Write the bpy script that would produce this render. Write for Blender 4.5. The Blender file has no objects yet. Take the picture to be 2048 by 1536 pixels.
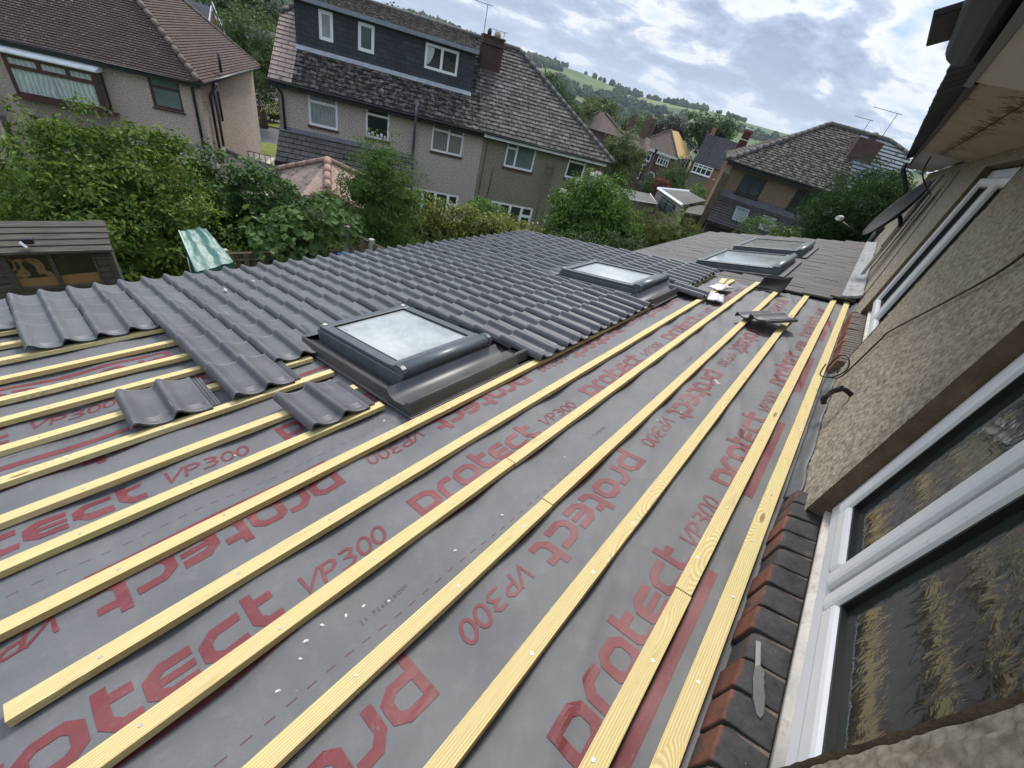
import bpy, math, random
import numpy as np
from mathutils import Matrix, Vector, noise as mnoise
random.seed(7)
RNG = np.random.default_rng(11)
SC = bpy.context.scene
COL = SC.collection
PI = math.pi
def rad(a): return math.radians(a)

# ------------------------------------------------------------------ helpers
class MB:
    """collects polygons and links them as ONE mesh object"""
    def __init__(s): s.v = []; s.f = []; s.m = []; s.sm = []; s.uv = {}
    def add(s, vs, fs, mi=0, smooth=False):
        o = len(s.v); s.v += [tuple(p) for p in vs]
        for f in fs: s.f.append([i + o for i in f]); s.m.append(mi); s.sm.append(smooth)
        return s
    def box(s, x0, x1, y0, y1, z0, z1, mi=0):
        v = [(x0,y0,z0),(x1,y0,z0),(x1,y1,z0),(x0,y1,z0),(x0,y0,z1),(x1,y0,z1),(x1,y1,z1),(x0,y1,z1)]
        return s.add(v, [(0,3,2,1),(4,5,6,7),(0,1,5,4),(1,2,6,5),(2,3,7,6),(3,0,4,7)], mi)
    def poly(s, pts, mi=0): return s.add(pts, [tuple(range(len(pts)))], mi)
    def slab(s, pts, t, mi=0):
        """planar polygon given thickness t against its normal"""
        P = [Vector(p) for p in pts]; n = Vector((0,0,0))
        for i in range(len(P)):
            a, b = P[i], P[(i+1) % len(P)]; n += a.cross(b)
        n.normalize(); k = len(P); Q = [p - n*t for p in P]
        fs = [tuple(range(k)), tuple(range(2*k-1, k-1, -1))]
        for i in range(k): j = (i+1) % k; fs.append((i, i+k, j+k, j))
        return s.add(P + Q, fs, mi)
    def prism(s, prof, axis, a0, a1, mi=0, smooth=False):
        """closed profile (2D list) extruded along axis 'x','y' or 'z'"""
        def mk(p, a):
            return (a, p[0], p[1]) if axis == 'x' else ((p[0], a, p[1]) if axis == 'y' else (p[0], p[1], a))
        k = len(prof); v = [mk(p, a0) for p in prof] + [mk(p, a1) for p in prof]
        fs = [tuple(range(k-1, -1, -1)), tuple(range(k, 2*k))]
        o = len(s.v); s.v += v
        for f in fs: s.f.append([i+o for i in f]); s.m.append(mi); s.sm.append(False)
        for i in range(k):
            j = (i+1) % k; s.f.append([i+o, j+o, j+k+o, i+k+o]); s.m.append(mi); s.sm.append(smooth)
        return s
    def coursed(s, poly, h, lift=.025, mi=0, base=.07):
        """pitched roof plane: deck plus real courses, each lifted at its lower edge over the next"""
        s.slab(poly, base, mi)
        P = [Vector(p) for p in poly]; n = Vector((0,0,0))
        for i in range(len(P)): n += P[i].cross(P[(i+1) % len(P)])
        n.normalize(); n = n if n.z > 0 else -n
        hd = Vector((-n.y, n.x, 0)).normalized(); sd = n.cross(hd); O = P[0]
        Q = [((p-O).dot(hd), (p-O).dot(sd)) for p in P]; v0 = min(q[1] for q in Q); v1 = max(q[1] for q in Q)
        def cut(pl, v, keep):
            out = []
            for i in range(len(pl)):
                a, b = pl[i], pl[(i+1) % len(pl)]; ia, ib = keep*(a[1]-v) >= 0, keep*(b[1]-v) >= 0
                if ia: out.append(a)
                if ia != ib: t_ = (v-a[1])/(b[1]-a[1]); out.append((a[0]+(b[0]-a[0])*t_, v))
            return out
        k = 0; L_ = len(O)
        while v0+k*h < v1-1e-4:
            a, b = v0+k*h, min(v0+(k+1)*h, v1); pl = cut(cut(Q, a, 1), b, -1); k += 1
            if len(pl) < 3: continue
            pts = [O + hd*q[0] + sd*q[1] + n*(.006+lift*(1-(q[1]-a)/h)) for q in pl]
            s.uv[len(s.f)] = [(q[0]+100, q[1]-v0+1e-4) for q in pl]; s.add(pts, [tuple(range(len(pts)))], mi)
            lo_ = sorted(q[0] for q in pl if abs(q[1]-a) < 1e-5)
            if len(lo_) >= 2:
                e = [O + hd*lo_[0] + sd*a, O + hd*lo_[-1] + sd*a]
                s.uv[len(s.f)] = [(lo_[0]+100, k*h-h+.01), (lo_[-1]+100, k*h-h+.01), (lo_[-1]+100, k*h-h+.02), (lo_[0]+100, k*h-h+.02)]
                s.add([e[0]+n*.001, e[1]+n*.001, e[1]+n*(.006+lift), e[0]+n*(.006+lift)], [(0,1,2,3)], mi)
        return s
    def tube(s, path, r, n=8, mi=0, cap=True, smooth=True):
        P = [Vector(p) for p in path]; R = r if isinstance(r, (list, tuple)) else [r]*len(P)
        o = len(s.v); up = None
        for i, p in enumerate(P):
            t = (P[min(i+1, len(P)-1)] - P[max(i-1, 0)]).normalized()
            if up is None: up = Vector((0,0,1)) if abs(t.z) < .9 else Vector((1,0,0))
            a = t.cross(up).normalized(); b = t.cross(a).normalized(); up = -b if b.length else up
            up = a.cross(t).normalized()
            for k in range(n):
                w = 2*PI*k/n; s.v.append(tuple(p + a*(R[i]*math.cos(w)) + up*(R[i]*math.sin(w))))
        for i in range(len(P)-1):
            for k in range(n):
                j = (k+1) % n
                s.f.append([o+i*n+k, o+i*n+j, o+(i+1)*n+j, o+(i+1)*n+k]); s.m.append(mi); s.sm.append(smooth)
        if cap:
            s.f.append([o+k for k in range(n-1, -1, -1)]); s.m.append(mi); s.sm.append(False)
            e = o+(len(P)-1)*n; s.f.append([e+k for k in range(n)]); s.m.append(mi); s.sm.append(False)
        return s
    def grid(s, fn, nu, nv, mi=0, smooth=True):
        o = len(s.v)
        for j in range(nv+1):
            for i in range(nu+1): s.v.append(tuple(fn(i/nu, j/nv)))
        for j in range(nv):
            for i in range(nu):
                a = o + j*(nu+1) + i
                s.f.append([a, a+1, a+nu+2, a+nu+1]); s.m.append(mi); s.sm.append(smooth)
        return s
    def xf(s, M, start=0):
        for i in range(start, len(s.v)): s.v[i] = tuple(M @ Vector(s.v[i]))
        return s
    def build(s, name, mats, parent=None, bevel=0, M=None, fixn=False):
        me = bpy.data.meshes.new(name)
        me.from_pydata(s.v, [], s.f); me.update()
        mats = mats if isinstance(mats, (list, tuple)) else [mats]
        for m in mats: me.materials.append(m)
        me.polygons.foreach_set('material_index', s.m); me.polygons.foreach_set('use_smooth', s.sm)
        autouv(me)
        if s.uv:
            d = me.uv_layers[0].data
            for fi, q in s.uv.items():
                for li, c in zip(me.polygons[fi].loop_indices, q): d[li].uv = c
        o = bpy.data.objects.new(name, me); COL.objects.link(o)
        if parent: o.parent = parent
        if M is not None: o.matrix_local = M
        if bevel:
            b = o.modifiers.new('bevel', 'BEVEL'); b.width = bevel; b.segments = 2; b.limit_method = 'ANGLE'; b.angle_limit = rad(40)
        return o

def autouv(me):
    """metric uv: u runs level along each face, v up its slope"""
    uv = me.uv_layers.new(name='UVMap').data
    V = me.vertices
    buf = np.empty(len(uv)*2, dtype=np.float32)
    for p in me.polygons:
        n = p.normal; h = Vector((-n.y, n.x, 0))
        if h.length < 1e-3: h = Vector((1,0,0))
        h.normalize(); w = n.cross(h)
        for li in p.loop_indices:
            c = V[me.loops[li].vertex_index].co
            buf[2*li] = c.dot(h); buf[2*li+1] = c.dot(w)
    uv.foreach_set('uv', buf)

def np_mesh(name, V, F, mats, parent=None, mi=None, smooth=False):
    me = bpy.data.meshes.new(name)
    nv, nf, k = len(V), len(F), F.shape[1]
    me.vertices.add(nv); me.vertices.foreach_set('co', np.ascontiguousarray(V, dtype=np.float32).ravel())
    me.loops.add(nf*k); me.loops.foreach_set('vertex_index', np.ascontiguousarray(F, dtype=np.int32).ravel())
    me.polygons.add(nf); me.polygons.foreach_set('loop_start', np.arange(0, nf*k, k, dtype=np.int32))
    me.polygons.foreach_set('loop_total', np.full(nf, k, dtype=np.int32))
    mats = mats if isinstance(mats, (list, tuple)) else [mats]
    for m in mats: me.materials.append(m)
    if mi is not None: me.polygons.foreach_set('material_index', np.ascontiguousarray(mi, dtype=np.int32))
    me.polygons.foreach_set('use_smooth', np.full(nf, smooth))
    me.update(calc_edges=True); me.validate()
    o = bpy.data.objects.new(name, me); COL.objects.link(o)
    if parent: o.parent = parent
    return o

def tag(o, label=None, cat=None, group=None, kind=None):
    if label: o['label'] = label
    if cat: o['category'] = cat
    if group: o['group'] = group
    if kind: o['kind'] = kind
    return o
def empty(name, M, label=None, cat=None, group=None):
    o = bpy.data.objects.new(name, None); COL.objects.link(o); o.empty_display_size = .2
    o.matrix_world = M; return tag(o, label, cat, group)
def struct(o, label, cat): return tag(o, label, cat, kind='structure')
def copy_tree(o, M):
    c = o.copy(); COL.objects.link(c); c.matrix_world = M
    for ch in o.children:
        d = ch.copy(); COL.objects.link(d); d.parent = c; d.matrix_parent_inverse = ch.matrix_parent_inverse.copy()
        for g in ch.children:
            e = g.copy(); COL.objects.link(e); e.parent = d; e.matrix_parent_inverse = g.matrix_parent_inverse.copy()
    return c
def T(x, y, z): return Matrix.Translation((x, y, z))
def Rz(a): return Matrix.Rotation(rad(a), 4, 'Z')
def Rx(a): return Matrix.Rotation(a, 4, 'X')

# ------------------------------------------------------------------ materials
class NT:
    def __init__(s, name):
        s.m = bpy.data.materials.new(name); s.m.use_nodes = True; s.t = s.m.node_tree
        s.b = s.t.nodes['Principled BSDF']; s.tc = None
    def n(s, typ, **kw):
        x = s.t.nodes.new(typ)
        for k, v in kw.items(): setattr(x, k, v)
        return x
    def put(s, sock, v):
        if isinstance(v, bpy.types.NodeSocket): s.t.links.new(v, sock)
        elif isinstance(v, (tuple, list)) and len(v) == 3 and sock.type == 'RGBA': sock.default_value = (*v, 1)
        else: sock.default_value = v
    def co(s, which='Object', scale=None, rot=None, loc=None):
        if not s.tc: s.tc = s.n('ShaderNodeTexCoord')
        o = s.tc.outputs[which]
        if scale or rot or loc:
            mp = s.n('ShaderNodeMapping'); s.put(mp.inputs['Vector'], o)
            if scale: mp.inputs['Scale'].default_value = scale
            if rot: mp.inputs['Rotation'].default_value = rot
            if loc: s.put(mp.inputs['Location'], loc)
            o = mp.outputs[0]
        return o
    def noise(s, vec, scale=5, detail=4, rough=.6, dist=0):
        x = s.n('ShaderNodeTexNoise'); s.put(x.inputs['Vector'], vec)
        x.inputs['Scale'].default_value = scale; x.inputs['Detail'].default_value = detail
        x.inputs['Roughness'].default_value = rough; x.inputs['Distortion'].default_value = dist
        return x.outputs['Fac']
    def voro(s, vec, scale=5, feature='F1', out='Distance', rnd=1.0):
        x = s.n('ShaderNodeTexVoronoi', feature=feature); s.put(x.inputs['Vector'], vec)
        x.inputs['Scale'].default_value = scale; x.inputs['Randomness'].default_value = rnd
        return x.outputs[out]
    def wave(s, vec, scale=5, dist=2, detail=2, dscale=1, direction='X'):
        x = s.n('ShaderNodeTexWave'); x.bands_direction = direction; s.put(x.inputs['Vector'], vec)
        x.inputs['Scale'].default_value = scale; x.inputs['Distortion'].default_value = dist
        x.inputs['Detail'].default_value = detail; x.inputs['Detail Scale'].default_value = dscale
        return x.outputs['Fac']
    def ramp(s, fac, stops, interp='LINEAR'):
        x = s.n('ShaderNodeValToRGB'); s.put(x.inputs['Fac'], fac); r = x.color_ramp; r.interpolation = interp
        while len(r.elements) < len(stops): r.elements.new(.5)
        for e, (p, c) in zip(r.elements, stops):
            e.position = p; e.color = (c, c, c, 1) if isinstance(c, (int, float)) else (*c, 1)
        return x.outputs['Color']
    def mix(s, fac, a, b, mode='MIX'):
        x = s.n('ShaderNodeMix', data_type='RGBA', blend_type=mode)
        s.put(x.inputs[0], fac); s.put(x.inputs[6], a); s.put(x.inputs[7], b); return x.outputs[2]
    def math(s, op, a, b=0.0, clamp=False):
        x = s.n('ShaderNodeMath', operation=op); x.use_clamp = clamp
        s.put(x.inputs[0], a); s.put(x.inputs[1], b); return x.outputs[0]
    def bump(s, h, strength=.3, dist=.01, prev=None):
        x = s.n('ShaderNodeBump'); x.inputs['Strength'].default_value = strength; x.inputs['Distance'].default_value = dist
        s.put(x.inputs['Height'], h)
        if prev: s.put(x.inputs['Normal'], prev)
        return x.outputs[0]
    def brick(s, vec, c1, c2, mort, w, h, ms=.02, offset=.5, smooth=.1, bias=0):
        x = s.n('ShaderNodeTexBrick'); x.offset = offset; s.put(x.inputs['Vector'], vec)
        for k, v in (('Color1', c1), ('Color2', c2), ('Mortar', mort)): s.put(x.inputs[k], v)
        x.inputs['Scale'].default_value = 1; x.inputs['Mortar Size'].default_value = ms
        x.inputs['Mortar Smooth'].default_value = smooth; x.inputs['Bias'].default_value = bias
        x.inputs['Brick Width'].default_value = w; x.inputs['Row Height'].default_value = h
        return x
    def rnd(s):
        x = s.n('ShaderNodeObjectInfo'); return x.outputs['Random']
    def island(s):
        x = s.n('ShaderNodeNewGeometry'); return x.outputs['Random Per Island']
    def out(s, color=None, rough=.7, normal=None, spec=None, metal=None, coat=None):
        if color is not None: s.put(s.b.inputs['Base Color'], color)
        s.put(s.b.inputs['Roughness'], rough)
        if normal is not None: s.put(s.b.inputs['Normal'], normal)
        if spec is not None: s.put(s.b.inputs['Specular IOR Level'], spec)
        if metal is not None: s.put(s.b.inputs['Metallic'], metal)
        if coat is not None: s.put(s.b.inputs['Coat Weight'], coat); s.b.inputs['Coat Roughness'].default_value = .1
        return s.m

def plain(name, c, rough=.6, var=.25, scale=6, spec=.5, bump=0, metal=0, which='Object', dirt=None):
    """a colour broken up by two noises, so that no surface is uniform"""
    t = NT(name); v = t.co(which)
    n1 = t.noise(v, scale, 5, .6); n2 = t.noise(v, scale*7, 3, .6)
    f = t.math('ADD', t.math('MULTIPLY', n1, .7), t.math('MULTIPLY', n2, .3))
    lo = tuple(x*(1-var) for x in c); hi = tuple(min(1, x*(1+var)) for x in c)
    col = t.ramp(f, [(.3, lo), (.7, hi)])
    if dirt: col = t.mix(t.ramp(t.noise(v, scale*2.5, 6, .7), [(.55, 0), (.75, .8)]), col, dirt)
    nm = t.bump(n2, bump, .01) if bump else None
    return t.out(col, rough, nm, spec, metal)

def m_glass(name, c=(.02,.025,.03), rough=.03, wav=.02):
    t = NT(name); v = t.co('Object')
    n = t.noise(v, 1.3, 2)
    col = t.mix(n, tuple(x*.6 for x in c), tuple(min(1, x*1.5) for x in c))
    return t.out(col, rough, t.bump(t.noise(v, 2.2, 1), wav, .05), .6)

def m_curtain(name, c=(.5,.55,.52), fr=9):
    """net curtain close behind a pane: soft vertical folds, glossy glass coat"""
    t = NT(name); v = t.co('Object')
    w = t.wave(v, fr*.45, 9, 3, .8)
    col = t.ramp(w, [(.1, tuple(x*.62 for x in c)), (.8, c)])
    col = t.mix(t.ramp(t.noise(v, 2.2, 3), [(.4, 0), (.7, .45)]), col, tuple(x*.45 for x in c))
    return t.out(col, .35, None, .5, coat=1)

def m_brickwall(name, c1, c2, mort, w=.225, h=.075, bump=.5, ms=.01):
    t = NT(name); uv = t.co('UV')
    b = t.brick(uv, c1, c2, mort, w, h, ms)
    col = t.mix(.35, b.outputs['Color'], t.ramp(t.noise(uv, 3, 6), [(.3, tuple(x*.5 for x in c1)), (.7, c2)]))
    return t.out(col, .85, t.bump(t.math('SUBTRACT', 1, b.outputs['Fac']), bump, .006), .3)

def m_rooftile(name, c1, c2, w, h, lichen=None, moss=None, bump=.9, mossamt=.5, ms=.012, sawamt=.15, mscale=2.2):
    """plain / interlocking tiles in courses (bond by uv), lichen spots and moss clumps"""
    t = NT(name); uv = t.co('UV')
    dk = tuple(x*.22 for x in c1)
    b = t.brick(uv, c1, c2, dk, w, h, ms, .5, .15)
    col = b.outputs['Color']
    n = t.noise(uv, 1.1, 6, .65); col = t.mix(t.ramp(n, [(.35, 0), (.7, .55)]), col, tuple(x*.55 for x in c1))
    # each course leans out over the next: a saw along v
    sep = t.n('ShaderNodeSeparateXYZ'); t.put(sep.inputs[0], uv)
    saw = t.math('FRACT', t.math('DIVIDE', sep.outputs[1], h))
    ht = t.math('ADD', t.math('MULTIPLY', t.math('SUBTRACT', 1, saw), sawamt), t.math('MULTIPLY', t.math('SUBTRACT', 1, b.outputs['Fac']), .5))
    if lichen:
        f = t.ramp(t.voro(uv, 5.5), [(.10, 1), (.2, 0)]); f2 = t.ramp(t.noise(uv, .9, 3), [(.45, 0), (.6, .8)])
        col = t.mix(t.math('MULTIPLY', f, f2), col, lichen)
    if moss:
        mn = t.noise(uv, mscale, 8, .74, .3)
        f = t.ramp(mn, [(.62-.2*mossamt, 0), (.66-.2*mossamt, 1)]); col = t.mix(f, col, moss)
        ht = t.math('ADD', ht, t.math('MULTIPLY', f, 1.2))
    return t.out(col, .9, t.bump(ht, bump, .02), .25)

def m_dash(name, c, dark, scale=28, bump=.6, var=.35, tint=None):
    """pebbledash / roughcast render seen from afar"""
    t = NT(name); v = t.co('Object')
    a = t.noise(v, scale, 3, .75); big = t.noise(v, .45, 4, .6)
    f = t.ramp(a, [(.40, 0), (.56, 1)])
    col = t.mix(f, dark, c)
    col = t.mix(t.ramp(big, [(.4, 0), (.72, var)]), col, tint or tuple(x*.6 for x in c))
    return t.out(col, .95, t.bump(a, bump, .02), .2)

def m_leaf(name, a, b, c=None, rough=.55, trans=.35):
    """foliage: colour differs leaf by leaf"""
    t = NT(name); r = t.island()
    st = [(0, a), (.7, b)] + ([(1, c)] if c else [])
    col = t.ramp(r, st)
    big = t.noise(t.co('Object'), 1.2, 3)
    col = t.mix(t.ramp(big, [(.35, 0), (.65, .5)]), col, a)
    m = t.out(col, rough, None, .22)
    tr = t.n('ShaderNodeBsdfTranslucent'); t.put(tr.inputs['Color'], col)
    mx = t.n('ShaderNodeMixShader'); mx.inputs[0].default_value = trans
    t.t.links.new(t.b.outputs[0], mx.inputs[1]); t.t.links.new(tr.outputs[0], mx.inputs[2])
    t.t.links.new(mx.outputs[0], t.t.nodes['Material Output'].inputs['Surface'])
    return m
# ------------------------------------------------------------------ camera, light, sky
# X runs along our house wall (away from the camera), Y out from the wall, Z up
TH = rad(13.1); ZR = 3.2955; CAMZ = 4.4
CAM = Vector((0, .416, CAMZ))
def cam_axes(yaw, pitch, roll):
    cy, sy, cp, sp = math.cos(yaw), math.sin(yaw), math.cos(pitch), math.sin(pitch)
    F = Vector((cy*cp, sy*cp, -sp)); R0 = Vector((sy, -cy, 0)); U0 = R0.cross(F)
    c, s = math.cos(roll), math.sin(roll)
    return c*R0 + s*U0, -s*R0 + c*U0, F
R_, U_, F_ = cam_axes(rad(31.3417), rad(36.8242), rad(16.9143))
cd = bpy.data.cameras.new('camera'); co = bpy.data.objects.new('camera', cd); COL.objects.link(co)
cd.sensor_width = 36; cd.lens = 807.418*36/2048; cd.clip_start = .02; cd.clip_end = 6000
B_ = -F_
co.matrix_world = Matrix(((R_.x, U_.x, B_.x, CAM.x), (R_.y, U_.y, B_.y, CAM.y), (R_.z, U_.z, B_.z, CAM.z), (0,0,0,1)))
SC.camera = co

SUN_AZ, SUN_EL = 36, 50          # degrees from +X towards +Y: the bright part of the sky beyond the gardens
ld = bpy.data.lights.new('sun', 'SUN'); ld.energy = 2.9; ld.angle = rad(14); ld.color = (1, .95, .87)
lo = bpy.data.objects.new('sun', ld); COL.objects.link(lo)
sd = Vector((math.cos(rad(SUN_EL))*math.cos(rad(SUN_AZ)), math.cos(rad(SUN_EL))*math.sin(rad(SUN_AZ)), math.sin(rad(SUN_EL))))
lo.rotation_euler = sd.to_track_quat('Z', 'Y').to_euler()

W = bpy.data.worlds.new('World'); SC.world = W; W.use_nodes = True
wt = W.node_tree; bg = wt.nodes['Background']; bg.inputs['Strength'].default_value = .088
def wn(typ, **kw):
    x = wt.nodes.new(typ)
    for k, v in kw.items(): setattr(x, k, v)
    return x
def wl(a, b): wt.links.new(a, b)
sky = wn('ShaderNodeTexSky', sky_type='NISHITA'); sky.sun_disc = False
sky.sun_elevation = rad(SUN_EL); sky.sun_rotation = rad(90 - SUN_AZ); sky.air_density = 1.2; sky.dust_density = 1.0
tc = wn('ShaderNodeTexCoord')
sp = wn('ShaderNodeSeparateXYZ'); wl(tc.outputs['Generated'], sp.inputs[0])
def wm(op, a, b=0.0, clamp=False):
    x = wn('ShaderNodeMath', operation=op); x.use_clamp = clamp
    for i, v in enumerate((a, b)):
        if isinstance(v, bpy.types.NodeSocket): wl(v, x.inputs[i])
        else: x.inputs[i].default_value = v
    return x.outputs[0]
den = wm('ADD', wm('MAXIMUM', sp.outputs['Z'], 0), .24)
cx = wm('DIVIDE', sp.outputs['X'], den); cy = wm('DIVIDE', sp.outputs['Y'], den)
cv = wn('ShaderNodeCombineXYZ'); wl(cx, cv.inputs[0]); wl(cy, cv.inputs[1]); cv.inputs[2].default_value = 3.7
def wnoise(scale, detail, rough, dist=0, loc=(0,0,0), sc=(1,1,1), rot=0):
    mp = wn('ShaderNodeMapping'); wl(cv.outputs[0], mp.inputs[0]); mp.inputs['Location'].default_value = loc
    mp.inputs['Scale'].default_value = sc; mp.inputs['Rotation'].default_value = (0, 0, rot)
    x = wn('ShaderNodeTexNoise'); wl(mp.outputs[0], x.inputs['Vector'])
    x.inputs['Scale'].default_value = scale; x.inputs['Detail'].default_value = detail
    x.inputs['Roughness'].default_value = rough; x.inputs['Distortion'].default_value = dist
    return x.outputs['Fac']
def wramp(f, st):
    x = wn('ShaderNodeValToRGB'); wl(f, x.inputs[0]); r = x.color_ramp
    while len(r.elements) < len(st): r.elements.new(.5)
    for e, (p, c) in zip(r.elements, st):
        e.position = p; e.color = (c, c, c, 1) if isinstance(c, (int, float)) else (*c, 1)
    return x.outputs[0]
def wmix(f, a, b):
    x = wn('ShaderNodeMix', data_type='RGBA')
    for i, v in ((0, f), (6, a), (7, b)):
        if isinstance(v, bpy.types.NodeSocket): wl(v, x.inputs[i])
        else: x.inputs[i].default_value = v if isinstance(v, float) else (*v, 1)
    return x.outputs[2]
n1 = wnoise(1.5, 9, .55, .3, (1.3, .4, 0)); n2 = wnoise(4.2, 10, .6, .4, (4.1, 7.7, 2))
body = wm('ADD', wm('MULTIPLY', n1, .68), wm('MULTIPLY', n2, .32))
cover = wramp(body, [(.36, 0), (.44, 1)])
# cloud brightness: sunlit rims (thin) to grey-blue bellies (thick)
shade = wramp(body, [(.40, (9.2, 9.4, 9.6)), (.455, (8.6, 8.9, 9.3)), (.495, (4.6, 5.6, 7.4)), (.56, (2.9, 3.75, 5.5)), (.70, (3.8, 4.6, 6.2))])
hz = wnoise(3.4, 8, .62, .6, (9, 2, 5))
shade = wmix(wm('MULTIPLY', hz, .28), shade, (7.6, 8.0, 8.6))
blue = wmix(.6, sky.outputs[0], (4.4, 6.3, 8.8))
skyc = wmix(cover, blue, shade)
low = wramp(sp.outputs['Z'], [(.0, .7), (.06, .3), (.15, 0)])
skyc = wmix(low, skyc, (6.4, 7.4, 8.6))
# an overcast sky is brightest overhead
zen = wn('ShaderNodeVectorMath', operation='SCALE'); wl(skyc, zen.inputs[0]); wl(wramp(sp.outputs['Z'], [(.0, .46), (.30, .5), (.75, 1.0)]), zen.inputs['Scale'])
zen2 = wn('ShaderNodeVectorMath', operation='SCALE'); wl(zen.outputs[0], zen2.inputs[0]); zen2.inputs['Scale'].default_value = 2.0; skyc = zen2.outputs[0]
wl(skyc, bg.inputs['Color'])
SC.view_settings.view_transform = 'Standard'; SC.view_settings.look = 'None'
SC.view_settings.exposure = .42; SC.view_settings.gamma = 1
SC.cycles.max_bounces = 6; SC.cycles.use_denoising = True

# ------------------------------------------------------------------ the roof under construction
ROOF = T(0, 0, ZR) @ Rx(-TH)       # local x along the wall, y down the slope, z off the slope
def vnoise(x, y, seed=0):
    xi = np.floor(x).astype(np.int64); yi = np.floor(y).astype(np.int64); fx = x-xi; fy = y-yi
    def h(a, b):
        n = (a*374761393 + b*668265263 + seed*974711) & 0x7fffffff
        n = ((n ^ (n >> 13))*1274126177) & 0x7fffffff
        return ((n ^ (n >> 16)) & 0xffff)/65535.0*2-1
    ux = fx*fx*fx*(fx*(fx*6-15)+10); uy = fy*fy*fy*(fy*(fy*6-15)+10)
    return (h(xi,yi)*(1-ux)+h(xi+1,yi)*ux)*(1-uy) + (h(xi,yi+1)*(1-ux)+h(xi+1,yi+1)*ux)*uy
SB = [.078,.196,.447,.728,.99,1.236,1.505,1.755,2.0,2.25,2.5,2.77,3.0,3.267,3.55,3.808,4.06]   # batten centre lines
def hu(x, s):
    """height of the underlay: sags between rafters and battens, pulled into creases"""
    x = np.asarray(x, float); s = np.asarray(s, float)
    raf = np.sin(PI*(x-.15)/.45)**2
    h = -.004 - .011*raf
    h = h - .002 + .0065*vnoise(x*2.2, s*7, 1)*raf + .0052*vnoise(x*1.1+s*2.0, s*11-x*2.2, 2)
    h = h + .0070*np.clip(vnoise(x*.9+3, s*22-x*5.5, 3), 0, 1)**2*(1+np.clip((x-2.5)*.5, 0, 2)) + .0016*vnoise(x*9, s*16, 4)
    h = h + .0045*np.clip((1.9-np.abs(s-2.6))*1.2, 0, 1)*vnoise(x*2.5, s*9, 5)*np.clip(1-x, 0, 1)
    far = np.clip((x-4.2), 0, 1)
    h = h + .006*far*vnoise(x*5+s*3, s*5, 6)
    return np.minimum(h, -.0006)

t = NT('underlay_fabric'); v = t.co('Object')
wv = t.math('MULTIPLY', t.wave(v, 95, 0, 0, 1, 'X'), t.wave(v, 95, 0, 0, 1, 'Y'))
c = t.ramp(t.noise(v, 2.2, 6, .65), [(.3, (.100,.101,.106)), (.7, (.142,.143,.146))])
c = t.mix(t.ramp(t.noise(v, 18, 5, .7), [(.5, 0), (.75, .35)]), c, (.20,.197,.19))
c = t.mix(t.math('MULTIPLY', wv, .3), c, (.06,.06,.066))
sx_ = t.n('ShaderNodeSeparateXYZ'); t.put(sx_.inputs[0], v)
for s0, sl in ((.05, 0), (.815, -.028), (1.64, -.02), (2.45, 0), (3.3, 0)):      # dashed lap lines printed along the sheet
    q = t.math('ABSOLUTE', t.math('SUBTRACT', t.math('SUBTRACT', sx_.outputs[1], s0), t.math('MULTIPLY', sx_.outputs[0], sl)))
    k_ = t.math('MULTIPLY', t.math('LESS_THAN', q, .0021), t.math('LESS_THAN', t.math('FRACT', t.math('MULTIPLY', sx_.outputs[0], 20)), .5))
    c = t.mix(k_, c, (.085,.035,.042))
sc_ = t.ramp(t.voro(v, 42), [(.05, 1), (.075, 0)])
sc_ = t.math('MULTIPLY', sc_, t.ramp(t.noise(v, 1.7, 3), [(.52, 0), (.66, .9)]))
c = t.mix(sc_, c, (.42,.42,.40))
M_UNDER = t.out(c, .58, t.bump(wv, .25, .002, t.bump(t.noise(v, 14, 4), .12, .01)), .4)
t = NT('print_red'); v = t.co('Object')
c = t.ramp(t.noise(v, 9, 5, .7), [(.35, (.125,.022,.027)), (.7, (.170,.036,.041))])
c = t.mix(t.ramp(t.noise(v, 60, 4, .8), [(.58, 0), (.72, .6)]), c, (.18,.11,.11))
M_PRINT = t.out(c, .55, None, .4)
M_INK = plain('print_dark', (.085,.075,.08), .6)
t = NT('print_dash'); M_DASH = t.out((.13,.055,.062), .6)

und = empty('roof_underlay', ROOF, 'grey woven roofing membrane with red print stretched under the battens', 'roofing membrane')
xs = np.concatenate([np.arange(-1.3, 2.6, .016), np.arange(2.6, 5.741, .03)]); ss = np.arange(.0, 4.7, .02)
GX, GS = np.meshgrid(xs, ss); H = hu(GX, GS)
nx, ns_ = len(xs), len(ss)
idx = np.arange(nx*ns_).reshape(ns_, nx)
Fq = np.stack([idx[:-1,:-1], idx[:-1,1:], idx[1:,1:], idx[1:,:-1]], -1).reshape(-1, 4)
sheet = np_mesh('sheet', np.stack([GX, GS, H], -1).reshape(-1, 3), Fq, M_UNDER, und, smooth=True)

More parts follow.
